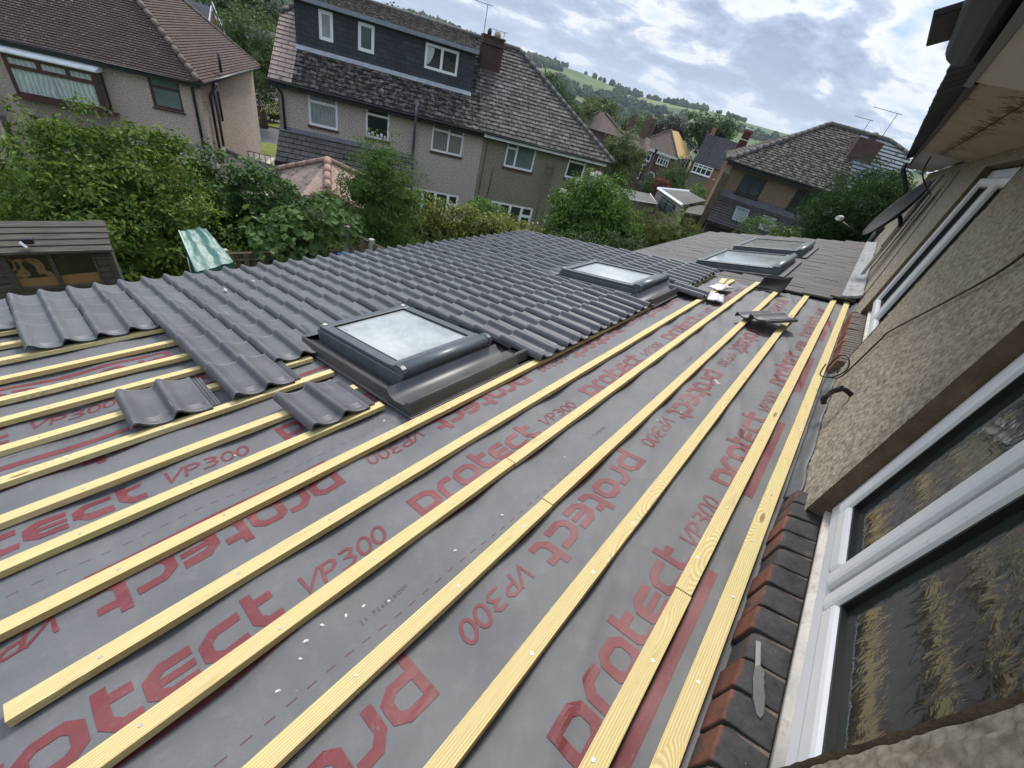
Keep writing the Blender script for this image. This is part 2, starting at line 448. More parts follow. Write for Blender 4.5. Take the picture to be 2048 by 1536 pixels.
def ribbons(strokes, put, name, mat, lift=.0016, step=.011):
    """strokes: (points, width, closed) in letter units; put maps (u,v) to (x,s)"""
    V = []; Fs = []
    for pts, w, closed in strokes:
        P = np.array(pts, float)
        if closed: P = np.vstack([P, P[:1]])
        n = len(P); nrm = np.zeros_like(P)
        for i in range(n):
            a = P[i]-P[i-1] if i > 0 else (P[0]-P[-2] if closed else P[1]-P[0])
            b = P[i+1]-P[i] if i < n-1 else (P[1]-P[0] if closed else P[-1]-P[-2])
            a = a/np.linalg.norm(a); b = b/np.linalg.norm(b)
            na = np.array([-a[1], a[0]]); nb = np.array([-b[1], b[0]]); m = na+nb; m = m/np.linalg.norm(m)
            nrm[i] = m/max(.5, m@na)
        rows = []
        for i in range(n-1):
            q0 = np.array(put(*P[i])); q1 = np.array(put(*P[i+1]))
            k = max(1, int(np.linalg.norm(q1-q0)/step))
            for j in range(k + (1 if i == n-2 else 0)):
                f = j/k; rows.append((P[i]*(1-f)+P[i+1]*f, nrm[i]*(1-f)+nrm[i+1]*f))
        o = len(V)
        for p, m in rows:
            for e in (-.5, -.17, .17, .5): V.append(put(*(p+m*w*e)))
        for i in range(len(rows)-1):
            for e in range(3):
                a = o+i*4+e; Fs.append((a, a+1, a+5, a+4))
    V = np.array(V); F = np.array(Fs)
    Z = hu(V[:,0], V[:,1]) + lift
    a, b, c_ = V[F[0,0]], V[F[0,1]], V[F[0,2]]
    if np.cross(b-a, c_-a) < 0: F = F[:, ::-1]
    return np_mesh(name, np.column_stack([V, Z]), F, mat, und)
SW = .265
def ov(x0): return [(x0+.13,.3),(x0+.13,.7),(x0+.33,.87),(x0+.77,.87),(x0+.97,.7),(x0+.97,.3),(x0+.77,.13),(x0+.33,.13)]
def tee(x0): return [([(x0+.16,1.27),(x0+.16,.36),(x0+.36,.13),(x0+.74,.13)], SW, False), ([(x0+.295,.87),(x0+.70,.87)], SW, False)]
def cee(x0): return [(x0+.97,.13),(x0+.37,.13),(x0+.13,.32),(x0+.13,.68),(x0+.37,.87),(x0+.97,.87)]
LOGO = [([(.13,-.36),(.13,1.0)], SW, False), ([(.264,.87),(.74,.87),(.98,.70),(.98,.30),(.74,.13),(.264,.13)], SW, False),
        ([(1.35,0),(1.35,.62),(1.57,.87),(2.0,.87)], SW, False), (ov(2.07), SW, True)] + tee(3.27) + \
       [(cee(4.1), SW, False), ([(4.365,.5),(5.07,.5)], .20, False), (cee(5.2), SW, False)] + tee(6.3) + \
       [([(.0,-.52),(7.04,-.52)], .32, False)]
def sh(p): return [(x+.22*y, y) for x, y in p]
def zero(x0): return [(x0+.34+.30*math.cos(a), .5+.47*math.sin(a)) for a in [2*PI*k/14 for k in range(14)]]
VP = [(sh([(.02,1),(.28,.06),(.84,1)]), .155, False), (sh([(.98,0),(.98,.93),(1.38,.93),(1.58,.78),(1.58,.62),(1.38,.47),(1.06,.47)]), .155, False),
      (sh([(1.86,.94),(2.28,.94),(2.46,.78),(2.33,.58),(2.08,.53),(2.34,.46),(2.50,.26),(2.32,.05),(1.80,.05)]), .155, False),
      (sh(zero(2.72)), .155, True), (sh(zero(3.52)), .155, True)]
G = {'4': [[(.5,0),(.5,1),(.05,.3),(.65,.3)]], '0': [[(.3+.25*math.cos(a), .5+.45*math.sin(a)) for a in [2*PI*k/8 for k in range(9)]]],
     '9': [[(.55,.6),(.3,.45),(.08,.7),(.3,.95),(.55,.75),(.5,.3),(.2,.03)]], '3': [[(.1,.95),(.5,.9),(.3,.55),(.55,.3),(.1,.05)]],
     '7': [[(.05,.95),(.55,.95),(.25,0)]], '6': [[(.5,.95),(.12,.5),(.12,.2),(.35,.05),(.55,.25),(.3,.5),(.14,.35)]], '1': [[(.3,0),(.3,1)]]}
def at_(x0, sb, up, k, slope=0): 
    g = 1 if up else -1
    return lambda u, v_: (x0 + g*u*k, sb + g*v_*k + slope*(x0+g*u*k))
KL, KV = .1055, .071
rows_ = [(.205, True, .42), (.668, False, 1.545), (1.035, True, .64), (1.505, False, .545), (1.845, True, .50), (2.33, False, .30), (2.66, True, .2), (3.14, False, .4)]
for sb, up, ph in rows_:
    for k in range(-2, 4):
        x0 = ph + 1.232*k
        lo_, hi_ = (x0, x0+.76) if up else (x0-.76, x0)
        if hi_ > -1.0 and lo_ < 5.5 and (sb < 1.6 or lo_ < .9) and lo_ > -1.25 and hi_ < 5.7:
            w_ = ribbons(LOGO, at_(x0, sb, up, KL), 'printed_word', M_PRINT)
        xv = x0+.80 if up else x0-.80
        lo_, hi_ = (xv, xv+.36) if up else (xv-.36, xv)
        if hi_ > -1.0 and lo_ < 5.5 and (sb < 1.6 or lo_ < .9) and lo_ > -1.25 and hi_ < 5.7:
            ribbons(VP, at_(xv, sb+(.015 if up else -.015), up, KV*.98), 'printed_code', M_PRINT)
for x0 in (.44, 1.66, 2.9):
    st = []; u = 0
    for ch in '400934976 11':
        if ch != ' ': st += [([(p[0]+u, p[1]) for p in q], .12, False) for q in G[ch]]
        u += .85
    ribbons(st, at_(x0, .88-.02*x0, False, .0165), 'printed_number', M_INK, step=.006)

# timber
t = NT('treated_timber'); v0 = t.co('Object'); r = t.rnd()
cmb = t.n('ShaderNodeCombineXYZ'); t.put(cmb.inputs[0], t.math('MULTIPLY', r, 37)); t.put(cmb.inputs[1], t.math('MULTIPLY', r, 11)); t.put(cmb.inputs[2], t.math('MULTIPLY', r, 5.3))
va = t.n('ShaderNodeVectorMath', operation='ADD'); t.put(va.inputs[0], v0); t.put(va.inputs[1], cmb.outputs[0]); v = va.outputs[0]
def mp(sc):
    m_ = t.n('ShaderNodeMapping'); t.put(m_.inputs[0], v); m_.inputs['Scale'].default_value = sc; return m_.outputs[0]
kn = t.voro(mp((2.1, 9, 9)), 1.0)                              # knots: distance field stretched along the grain
warp = t.math('MULTIPLY', t.ramp(kn, [(.0, 1), (.42, 0)]), 2.2)
gv = t.n('ShaderNodeVectorMath', operation='ADD'); t.put(gv.inputs[0], mp((1.2, 30, 30)))
cw = t.n('ShaderNodeCombineXYZ'); t.put(cw.inputs[1], warp); t.put(gv.inputs[1], cw.outputs[0])
gr = t.wave(gv.outputs[0], 1.6, 3.5, 3, .7, 'Y')
fine = t.noise(mp((9, 190, 190)), 1, 4, .6)
c = t.ramp(gr, [(.15, (.50,.385,.165)), (.55, (.60,.50,.245)), (.9, (.655,.57,.31))])
c = t.mix(t.ramp(fine, [(.35, .35), (.65, 0)]), c, (.42,.28,.11))
c = t.mix(t.ramp(t.noise(mp((1.6, 7, 7)), 1, 3), [(.5, 0), (.72, .55)]), c, (.50,.49,.20))     # green preservative stain
c = t.mix(t.ramp(t.noise(mp((2.3, 12, 12)), 2.1, 4), [(.60, 0), (.74, .55)]), c, (.33,.25,.11))
c = t.mix(t.ramp(kn, [(.055, .85), (.085, 0)]), c, (.16,.085,.035))
c = t.mix(t.ramp(r, [(0, 0), (1, .25)]), c, (.55,.40,.17))
M_TIMBER = t.out(c, .72, t.bump(fine, .25, .002, t.bump(gr, .1, .004)), .3)
M_NAIL = plain('galvanised', (.45,.46,.47), .35, .2, 60, metal=.5)
nail_me = MB().tube([(0,0,0),(0,0,.0014)], .0042, 10).build('nail', M_NAIL); nail_src = nail_me.data
COL.objects.unlink(nail_me); bpy.data.objects.remove(nail_me)
BG = 'timber battens nailed across the roof'
def batten(s, x0, x1, label, w=.05, h=.025, nails=True):
    nseg = max(2, int((x1-x0)/.12)); L = x1-x0; m = MB(); off = RNG.random()*50
    V = []
    for i in range(nseg+1):
        x = L*i/nseg; dy = .0022*mnoise.noise((x*1.3+off, 0, 0)); dz = .0012*mnoise.noise((x*2+off, 3, 0))
        V += [(x, -w/2+dy, 0), (x, w/2+dy, 0), (x, w/2+dy, h+dz), (x, -w/2+dy, h+dz)]
    F = [(0,1,2,3)]; e = nseg*4; F.append((e+3, e+2, e+1, e))
    for i in range(nseg):
        a = i*4
        for k in range(4): j = (k+1) % 4; F.append((a+k, a+4+k, a+4+j, a+j))
    m.add(V, F); o = m.build('timber_batten', M_TIMBER, None, .0013)
    o.matrix_world = ROOF @ T(x0, s, 0); tag(o, label, 'batten', BG)
    if nails:
        x = .11 + .1*RNG.random()
        while x0+x < min(x1, 3.3) :
            if x0+x > -.55 and x < L-.01:
                n = bpy.data.objects.new('nail', nail_src); COL.objects.link(n); n.parent = o
                n.location = (x, (RNG.random()-.5)*.018, h+.0002)
            x += .27 + .07*RNG.random()
    return o
ordn = ['first','second','third','fourth','fifth','sixth','seventh','eighth','ninth','tenth','eleventh','twelfth','thirteenth','fourteenth','fifteenth','sixteenth','seventeenth']
batten(SB[0], -.9, 5.88, 'pale timber batten running closest to the house wall beside the brick sill')
batten(SB[1], -.9, .985, 'near piece of the second batten from the house wall, nailed at its butt joint')
batten(SB[1]+.003, .989, 5.83, 'far piece of the second batten from the house wall, beyond its butt joint')
batten(SB[2], -.9, 5.78, 'unjointed batten third from the house wall, loose tile across its far end')
batten(SB[3], -.9, .995, 'near piece of the fourth batten from the wall, bark edge splintered')
batten(SB[3]+.002, .999, 5.74, 'far piece of the fourth batten from the wall, running under the loose tile')
batten(SB[4], -.9, 1.08, 'near piece of the fifth batten from the wall, up to a bent nail joint')
batten(SB[4]-.003, 1.084, 5.75, 'far piece of the fifth batten from the wall, beyond a bent nail joint')
batten(SB[5], -.365, 5.6, 'sixth batten from the wall with its sawn end showing on the membrane')
batten(SB[6], -.9, 5.7, 'seventh batten from the wall, passing right in front of the near roof window')
for i in range(7, 17):
    x1 = .955 if i < 11 else .80
    near = {7: 'batten ending under the near roof window, below the loose tile beside it', 8: 'batten stopping under the left side of the near roof window',
            9: 'batten that carries the head of the single stepped tile column'}.get(i, '%s batten from the house wall, running under the stepped tile edge' % ordn[i])
    batten(SB[i], -.95, x1, near)
# ------------------------------------------------------------------ concrete tiles
t = NT('grey_concrete_tile'); v0 = t.co('Object'); r = t.rnd()
cmb = t.n('ShaderNodeCombineXYZ'); t.put(cmb.inputs[0], t.math('MULTIPLY', r, 23)); t.put(cmb.inputs[1], t.math('MULTIPLY', r, 41))
va = t.n('ShaderNodeVectorMath', operation='ADD'); t.put(va.inputs[0], v0); t.put(va.inputs[1], cmb.outputs[0]); v = va.outputs[0]
c = t.ramp(r, [(0, (.070,.069,.078)), (.5, (.082,.084,.089)), (1, (.094,.099,.098))])
c = t.mix(t.ramp(t.noise(v, 6, 5, .65), [(.42, 0), (.75, .6)]), c, (.135,.134,.130))                 # cement dust
c = t.mix(t.ramp(t.noise(v, 38, 4, .7), [(.64, 0), (.72, .5)]), c, (.27,.265,.25))
m_ = t.n('ShaderNodeMapping'); t.put(m_.inputs[0], v); m_.inputs['Scale'].default_value = (55, 4, 55); m_.inputs['Rotation'].default_value = (0, 0, .5)
c = t.mix(t.ramp(t.noise(m_.outputs[0], 1, 3, .6), [(.66, 0), (.72, .45)]), c, (.30,.30,.30))      # scuffs
M_TILE = t.out(c, .5, t.bump(t.noise(v, 160, 3), .12, .002), .5)
t2 = NT('broken_tile_edge'); v = t2.co('Object')
M_TEDGE = t2.out(t2.ramp(t2.noise(v, 70, 4, .7), [(.4, (.035,.036,.039)), (.62, (.085,.086,.088)), (.7, (.2,.2,.2))]), .8, t2.bump(t2.noise(v, 120, 4), .6, .004))
M_TPALE = plain('pale_tile_edge', (.20,.20,.205), .6, .5, 25)  # paler grey strip along the tail edge of each tile
TW, TL, TT = .30, .372, .014
def prof(u):
    u = (u+.06) % 1.0
    U = (0,.05,.10,.155,.21,.265,.33,.41,.50,.62,.76,.90,1.0); K = (.05,.20,.60,.92,1.0,.95,.76,.52,.31,.13,.02,-.02,.05)
    for i in range(12):
        if u <= U[i+1]:
            t_ = (u-U[i])/(U[i+1]-U[i]); s0 = (K[i+1]-K[i-1])/(U[i+1]-U[i-1]) if i else .6; s1 = (K[min(i+2,12)]-K[i])/(U[min(i+2,12)]-U[i]) if i < 11 else .6
            h = U[i+1]-U[i]; return .039*((2*t_**3-3*t_**2+1)*K[i]+(t_**3-2*t_**2+t_)*h*s0+(3*t_**2-2*t_**3)*K[i+1]+(t_**3-t_**2)*h*s1)
    return 0
def tile_mesh():
    xs_ = [TW*i/48 for i in range(49)]
    zs = [prof(2*x/TW) if x < TW-1e-6 else 0. for x in xs_]
    ribx = [.301,.304,.308,.310,.314,.318,.320,.324,.328,.331,.334,.338]
    ribz = [-.013,-.013,-.004,-.004,-.013,-.013,-.004,-.004,-.013,-.013,-.005,-.005]
    xs_ += ribx; zs += ribz; n = len(xs_)
    ys = [0,.003,.007,.012,.018,.024,.030,.034,.037,.040,.044,.048,.051,.054,.058,.062,.065,.068,.073,.08,.1,.16,.22,.28,.33,.362,.369,TL]
    V = []; F = []; SM = []; MI = []
    for j, y in enumerate(ys):
        for i, (x, z) in enumerate(zip(xs_, zs)):
            yy = y; zz = z
            if x <= TW:
                pan = min(1, max(0, 1-z/.039)); g = 0
                for yc in (.037,.051,.065): g -= .0050*math.exp(-((y-(yc-.022*(1-pan)**.7))/.0042)**2)
                zz += g*min(1, pan*1.6)
                if j == 0: zz -= .004
                if j == 1: zz -= .0012
                if j == len(ys)-1: zz -= .004
                if j == len(ys)-2: zz -= .001
            else: yy = .02 + y*(TL-.05)/TL
            V.append((x, yy, zz))
    nb = len(V)
    for j in (0, len(ys)-1):
        for i, (x, z) in enumerate(zip(xs_, zs)):
            yy = ys[j] if x <= TW else .02+ys[j]*(TL-.05)/TL
            V.append((x, yy+(.002 if j == 0 else -.002), (z if x <= TW else -.013)-TT))
    for j in range(len(ys)-1):
        for i in range(n-1):
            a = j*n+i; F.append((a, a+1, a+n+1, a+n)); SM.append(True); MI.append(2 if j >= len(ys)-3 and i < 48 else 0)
    for i in range(n-1):
        F.append((nb+i, nb+n+i, nb+n+i+1, nb+i+1)); SM.append(True); MI.append(1)
        F.append((i, nb+i, nb+i+1, i+1)); SM.append(False); MI.append(1)
        l = (len(ys)-1)*n; F.append((l+i+1, nb+n+i+1, nb+n+i, l+i)); SM.append(False); MI.append(1)
    left = [j*n for j in range(len(ys))]; F.append(tuple(left + [nb+n, nb])); SM.append(False); MI.append(0)
    right = [j*n+n-1 for j in range(len(ys))]; F.append(tuple([nb+n-1, nb+2*n-1] + right[::-1])); SM.append(False); MI.append(0)
    me = bpy.data.meshes.new('roof_tile'); me.from_pydata(V, [], F); me.update()
    me.materials.append(M_TILE); me.materials.append(M_TEDGE); me.materials.append(M_TPALE)
    me.polygons.foreach_set('use_smooth', SM); me.polygons.foreach_set('material_index', MI)
    return me
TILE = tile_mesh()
TG = 'grey concrete tiles laid in courses on the new roof'
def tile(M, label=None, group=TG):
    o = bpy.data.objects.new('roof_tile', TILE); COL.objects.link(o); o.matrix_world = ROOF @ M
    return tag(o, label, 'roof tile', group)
TILT = .080
def laid(x, s, label):
    j = RNG.normal(0, 1, 4)
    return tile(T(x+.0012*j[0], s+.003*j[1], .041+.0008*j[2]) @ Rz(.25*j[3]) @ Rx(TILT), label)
GEN = 'grey double-roll concrete tile laid among its neighbours on the new tiled slope'
HEADS = [1.47+.257*k for k in range(12)]
for ci in range(-3, 18):
    x = .445 + .3*ci
    if ci == -3: k0 = 10
    elif ci in (-2, -1): k0 = 8
    elif ci == 0: k0 = 3
    elif ci == 1: k0 = 4
    elif ci in (2, 3, 4): k0 = 5
    elif ci in (11, 12, 13): k0 = 5
    else: k0 = 0
    for k in range(k0, 12):
        lab = GEN
        if k == k0 and ci == -3: lab = 'grey tile furthest left at the eaves, only its end in view'
        elif k == k0 and ci == -2: lab = 'grey tile at the left head of the lowest step, bare battens beside it'
        elif k == k0 and ci == -1: lab = 'grey tile at the head of the lowest step, tucked against the taller column'
        elif k == k0 and ci == 0: lab = 'grey tile heading the single stepped column that runs up past the two loose tiles'
        elif k == k0 and ci == 1: lab = 'grey tile with exposed side ribs next to the near roof window flashing'
        elif k == 0 and ci == 5: lab = 'grey tile in the top course touching the near roof window'
        elif k == 0 and ci == 10: lab = 'grey tile in the top course just short of the far roof window'
        elif k == 0 and ci == 17: lab = 'grey tile in the top course at the far right verge by the old roof'
        elif k == 11 and ci == 17: lab = 'grey tile on the far eaves corner of the new roof'
        elif k == 0 and 5 < ci < 10: lab = 'grey tile in the exposed top course between the two new roof windows, scored head showing'
        elif k == 0 and ci > 13: lab = 'grey tile in the top course between the far roof window and the verge'
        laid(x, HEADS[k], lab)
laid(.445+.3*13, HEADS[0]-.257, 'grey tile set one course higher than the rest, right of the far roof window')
# loose ones lying on the battens
tile(T(.06, 2.262, .038) @ Rz(-1.5) @ Rx(.03), 'loose grey tile lying across bare battens at the left, chalk squiggle on its roll', 'loose grey tiles left on the battens')
tile(T(.585, 1.742, .040) @ Rz(1) @ Rx(.02), 'loose grey tile lying between the near roof window and the stepped column', 'loose grey tiles left on the battens')
tile(T(4.10, .60, .030) @ Rz(-124) @ T(0, 0, .045) @ Matrix.Rotation(rad(-13), 4, 'Y') @ T(-.15, -.185, 0), 'loose grey tile lying alone askew on battens towards the wall', 'loose grey tiles left on the battens')
# crumbs of mortar and broken tile lying about
M_CRUMB = plain('mortar_crumb', (.62,.60,.56), .9, .2, 60)
def crumb(x, s, h, r, label):
    m = MB(); n0 = RNG.normal(0, .3, 8)
    pts = [(math.cos(a)*r*(1+.4*n0[i]), math.sin(a)*r*.6*(1+.4*n0[i-1]), 0) for i, a in enumerate([2*PI*k/6 for k in range(6)])]
    top = [(p[0]*.6, p[1]*.6, r*.55) for p in pts]
    m.add(pts+top, [(5,4,3,2,1,0), (6,7,8,9,10,11)] + [(i, (i+1) % 6, (i+1) % 6+6, i+6) for i in range(6)])
    o = m.build('mortar_crumb', M_CRUMB); o.matrix_world = ROOF @ T(x, s, h) @ Rz(RNG.random()*180)
    tag(o, label, 'mortar crumb', 'crumbs of mortar on the roof'); return o
CL = 'tiny white crumb of mortar lying on the grey membrane between battens'
for x, s in ((.37,.86),(.85,.83),(.62,.84),(1.3,.85),(.20,.93),(.15,.92),(.12,.89),(.26,.91),(.31,.90),(.9,1.66),(.31,1.88),(1.9,.66),(2.1,.60),(.05,.86)):
    crumb(x, s, float(hu(x, s)), .006+.003*RNG.random(), CL)
for x, s in ((2.62,.56),(2.64,.575),(2.61,.545)): crumb(x, s, float(hu(x, s)), .016, 'cluster of white mortar bits beside a batten towards the far roof')
crumb(1.0, 4.0, .075, .022, 'pale chip of broken tile lying in a tile pan towards the eaves')
crumb(1.25, 4.1, .085, .016, 'short white stick of debris lying on the laid tiles')

# ------------------------------------------------------------------ roof windows
M_FRAME = plain('grey_aluminium', (.075,.088,.096), .38, .22, 9, .5, dirt=(.12,.13,.13))
M_FLASH = plain('flashing_metal', (.062,.060,.058), .42, .35, 5, .5, dirt=(.085,.072,.058))
M_FLASH2 = plain('pleated_apron', (.10,.105,.11), .55, .3, 8, .4)
M_SEAL = plain('black_seal', (.012,.012,.013), .6)
M_CLIP = plain('clip_plastic', (.62,.56,.42), .6)
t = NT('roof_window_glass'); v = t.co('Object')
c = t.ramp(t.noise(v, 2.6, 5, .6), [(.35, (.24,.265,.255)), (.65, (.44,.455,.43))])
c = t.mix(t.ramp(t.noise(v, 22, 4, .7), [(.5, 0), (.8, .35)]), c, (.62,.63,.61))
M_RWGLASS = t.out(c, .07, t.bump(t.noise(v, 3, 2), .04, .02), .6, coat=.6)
def roof_window(M, Wd, Ld, label, group, lip=True, right=.2, left=.1, front=.21, hgt=.115, low=False):
    """local x across, y down the slope from the hood end, z off the roof"""
    r_ = empty('roof_window', M, label, 'roof window', group)
    fl = MB()
    if lip:
        P = [(-front,.012),(-front+.008,.012),(-front+.012,.060),(-front+.022,.078),(-front+.040,.072),(-front+.062,.048),(-.075,.040),(-.03,.052),(-.004,.088),(-.004,.0),(-front,.0)]
        fl.prism(P, 'x', -left, Wd+.045, 0, True)
        Pr = [(-front+.02,.010),(-front+.028,.010),(-front+.032,.062),(-front+.045,.074),(-front+.06,.06),(-front+.06,.01)]
        fl.prism(Pr, 'x', Wd+.0455, Wd+right, 0, True)
        fl.box(Wd+.046, Wd+right, -front+.061, -.02, .002, .016)
        # raised lip along the left side, with a bead
        Q = [(-left,.004),(-left+.006,.004),(-left+.014,.062),(-left+.026,.072),(-left+.036,.058),(-.004,.03),(-.004,.0),(-left,.0)]
        fl.prism(Q, 'y', -.0035, Ld+.05, 0, True)
        fl.box(-left-.012, Wd+right, -front-.014, -front-.002, .004, .0095)
        fl.box(-left-.013, -left-.002, -front-.014, Ld, .0036, .0092)
        for q in (.35, .70): fl.box(Wd*q, Wd*q+.012, -front-.017, -front+.004, .0, .0135)
        fl.box(Wd+.006, Wd+.06, -.0035, Ld+.05, .0, .045)
    else:
        fl.box(-left, Wd+right, -front, -.004, .0, .03); fl.box(-left, -.004, -.0035, Ld, .0, .03); fl.box(Wd+.004, Wd+right, -.0035, Ld, .0, .03)
    fl.build('flashing', M_FLASH, r_, .003)
    ap = MB().grid(lambda a, b: (-.06+(Wd+.12)*a, Ld+.002+.22*b, .075-.03*b + (.022+.012*b)*math.sin(2*PI*a*(Wd+.12)/.15-1.2)*min(1, b*2)), 60, 8)
    if lip: ap.build('apron', M_FLASH2, r_)
    fr = MB()
    f0 = .05
    fr.box(0, Wd, 0, .055, .0, hgt); fr.box(0, Wd, Ld-.055, Ld, .0, hgt); fr.box(0, .06, .0552, Ld-.0552, .0, hgt-.002); fr.box(Wd-.06, Wd, .0552, Ld-.0552, .0, hgt-.002)
    fr.build('frame', M_FRAME, r_, .004)
    s_ = MB(); a, b = .068, .012
    s_.box(b, Wd-b, .06, .125, hgt+.001, hgt+.026); s_.box(b, Wd-b, Ld-.075, Ld-.008, hgt+.001, hgt+.022)
    s_.box(b, a, .1252, Ld-.0752, hgt+.001, hgt+.022); s_.box(Wd-a, Wd-b, .1252, Ld-.0752, hgt+.001, hgt+.022)
    sa = s_.build('sash', M_FRAME, r_, .004)
    MB().box(a+.001, a+.007, .1256, Ld-.0756, hgt+.004, hgt+.0225).box(Wd-a-.007, Wd-a-.001, .1256, Ld-.0756, hgt+.004, hgt+.0225).box(a+.0072, Wd-a-.0072, Ld-.0822, Ld-.0762, hgt+.004, hgt+.0225).build('seal', M_SEAL, sa)
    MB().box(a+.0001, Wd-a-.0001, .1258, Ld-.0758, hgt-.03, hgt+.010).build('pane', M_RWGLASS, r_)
    # hood over the hinge end: rounded cover with end caps
    hp = [(-.012,hgt-.005),(-.016,hgt+.018),(-.008,hgt+.036),(.012,hgt+.046),(.045,hgt+.046),(.068,hgt+.038),(.076,hgt+.0265),(.058,hgt+.0005),(.0,hgt-.02)]
    hd = MB().prism(hp, 'x', .035, Wd-.035, 0, True).build('hood', M_FRAME, r_)
    ep = [(y*1.03-.001, (z-hgt)*1.08+hgt) for y, z in hp]
    for x0 in (.004, Wd-.0345): MB().prism(ep, 'x', x0, x0+.0305).build('end_cap', M_FRAME, hd, .003)
    for x0 in (.03, Wd-.055): MB().box(x0, x0+.022, Ld-.05, Ld-.022, hgt+.0225, hgt+.03).build('clip', M_CLIP, sa, .002)
    return r_
RW = 'roof windows let into the two lean-to roofs'
roof_window(ROOF @ T(1.09, 1.765, .012), .69, .89, 'new grey roof window nearest the camera, its flashing bare on two sides', RW)
roof_window(ROOF @ T(3.77, 1.66, .012), .73, .93, 'new grey roof window further along, tiled in on its near side', RW, left=.06, front=.19, right=.14)
# bits lying where tiling stopped
M_WRAP = plain('printed_wrapping', (.50,.48,.47), .35, .3, 14, .5, dirt=(.45,.20,.20))
def wrap(x, s, w, d, rz, label, seed):
    m = MB().grid(lambda a, b: ((a-.5)*w, (b-.5)*d, .045+.03*(1-(2*a-1)**2)*(1-(2*b-1)**2)**.5+.012*mnoise.noise((a*5+seed, b*5, 0))), 18, 14)
    o = m.build('plastic_wrapping', M_WRAP); o.matrix_world = ROOF @ T(x, s, 0) @ Rz(rz); so = o.modifiers.new('thick', 'SOLIDIFY'); so.thickness = .012
    return tag(o, label, 'wrapping', 'crumpled plastic wrappers by the far tiles')
wrap(4.50, 1.13, .26, .16, 15, 'crumpled white plastic wrapper tucked under the far tiles above a batten', 1)
wrap(4.98, 1.22, .28, .17, -10, 'crumpled red-printed wrapper lying at the end of the battens', 5)
m = MB().grid(lambda a, b: (.16*a+.03*math.sin(b*3), (b-.5)*.30, .015+.20*a*a*(1-.5*b)+.02*math.sin(a*4+b*3)), 14, 14)
o = m.build('membrane_offcut', plain('black_membrane', (.009,.009,.010), .8, .3, 8, .2)); o.matrix_world = ROOF @ T(5.42, .83, 0) @ Rz(-18)
o.modifiers.new('thick', 'SOLIDIFY').thickness = .004; tag(o, 'curled black membrane offcut sticking up where the two roofs meet', 'offcut')
m = MB().box(-.14, .14, -.03, .03, 0, .03); o = m.build('timber_offcut', M_TIMBER, None, .002); o.matrix_world = ROOF @ T(5.28, 1.28, .026) @ Rz(8)
tag(o, 'short pale timber offcut lying at the end of the battens', 'offcut')

# ------------------------------------------------------------------ the older lean-to roof next along
PH = rad(17.6); OLD = T(0, 0, ZR+.045) @ Rx(-PH)
t = NT('old_flat_tile'); uv = t.co('UV')
b = t.brick(uv, (.105,.096,.090), (.14,.127,.118), (.04,.036,.034), 3.0, 5.0, .006, 0, .3)
c = t.mix(t.ramp(t.noise(uv, 3.2, 5, .7), [(.4, 0), (.75, .5)]), b.outputs['Color'], (.105,.098,.095))
c = t.mix(t.ramp(t.noise(uv, 40, 4, .7), [(.62, 0), (.72, .4)]), c, (.26,.25,.23))
M_OLDT = t.out(c, .8, t.bump(t.math('SUBTRACT', 1, b.outputs['Fac']), .6, .006), .35)
M_WALLB = m_brickwall('extension_brick', (.22,.075,.05), (.30,.12,.08), (.3,.28,.25))
M_BLACKPL = plain('black_plastic', (.012,.013,.014), .4, .3, 8)
ol = empty('neighbour_extension', OLD, 'older lean-to extension with flat brown-grey tiles beyond the new roof', 'extension')
XA, XB, SE = 5.62, 11.6, 3.3
m = MB(); g = .255; nco = int(SE/g)+1
for k in range(nco):
    s0, s1 = max(.02, k*g-.03), min(SE, (k+1)*g)
    off = .15 if k % 2 else 0
    x = XA - off*.4
    while x < XB + off*.5:
        x1 = min(x+.140, XB+off*.5); j = RNG.normal(0, .0016); e = .004
        m.add([(x,s0,.026+j),(x1,s0,.026+j),(x1,s1,.048+j),(x,s1,.048+j),(x,s0,.006),(x1,s0,.006),(x1,s1,.026),(x,s1,.026)],
              [(0,1,2,3),(7,6,5,4),(0,4,5,1),(1,5,6,2),(2,6,7,3),(3,7,4,0)])
        x = x1+.012
m.build('roof', M_OLDT, ol)
MB().box(XA+.03, XB-.03, .0, SE-.02, -.12, .003).build('roof_deck', M_BLACKPL, ol)
M_LEAD = plain('lead', (.22,.225,.23), .5, .35, 5, .4, .15, dirt=(.42,.42,.42))
m = MB().grid(lambda a, b: (XA-.03+(XB-XA)*a, -.01+.17*b, .062+.012*mnoise.noise((a*22, b*3, 0))+.006*math.sin(a*60)*(1-b)+.03*(1-b)**3), 120, 10)
l_ = m.build('lead_flashing', M_LEAD, ol); l_.modifiers.new('t', 'SOLIDIFY').thickness = .03
MB().box(XA+.05, XB-.05, SE-.45, SE-.25, -3.2, -.125).build('wall', M_WALLB, ol)
MB().prism([(SE-.01+.055*math.cos(a), -.03+.055*math.sin(a)) for a in [PI+PI*k/8 for k in range(9)]], 'x', XA, XB, 0, True).build('gutter', M_BLACKPL, ol)
rw = roof_window(OLD @ T(6.35, .90, .035), 1.42, 1.05, 'old roof window nearer the new tiles on the brown-grey lean-to', RW, lip=False, hgt=.09, front=.09, left=.05, right=.05)
rw = roof_window(OLD @ T(8.35, .90, .035), 1.5, 1.05, 'old roof window at the far end of the brown-grey lean-to', RW, lip=False, hgt=.09, front=.09, left=.05, right=.05)
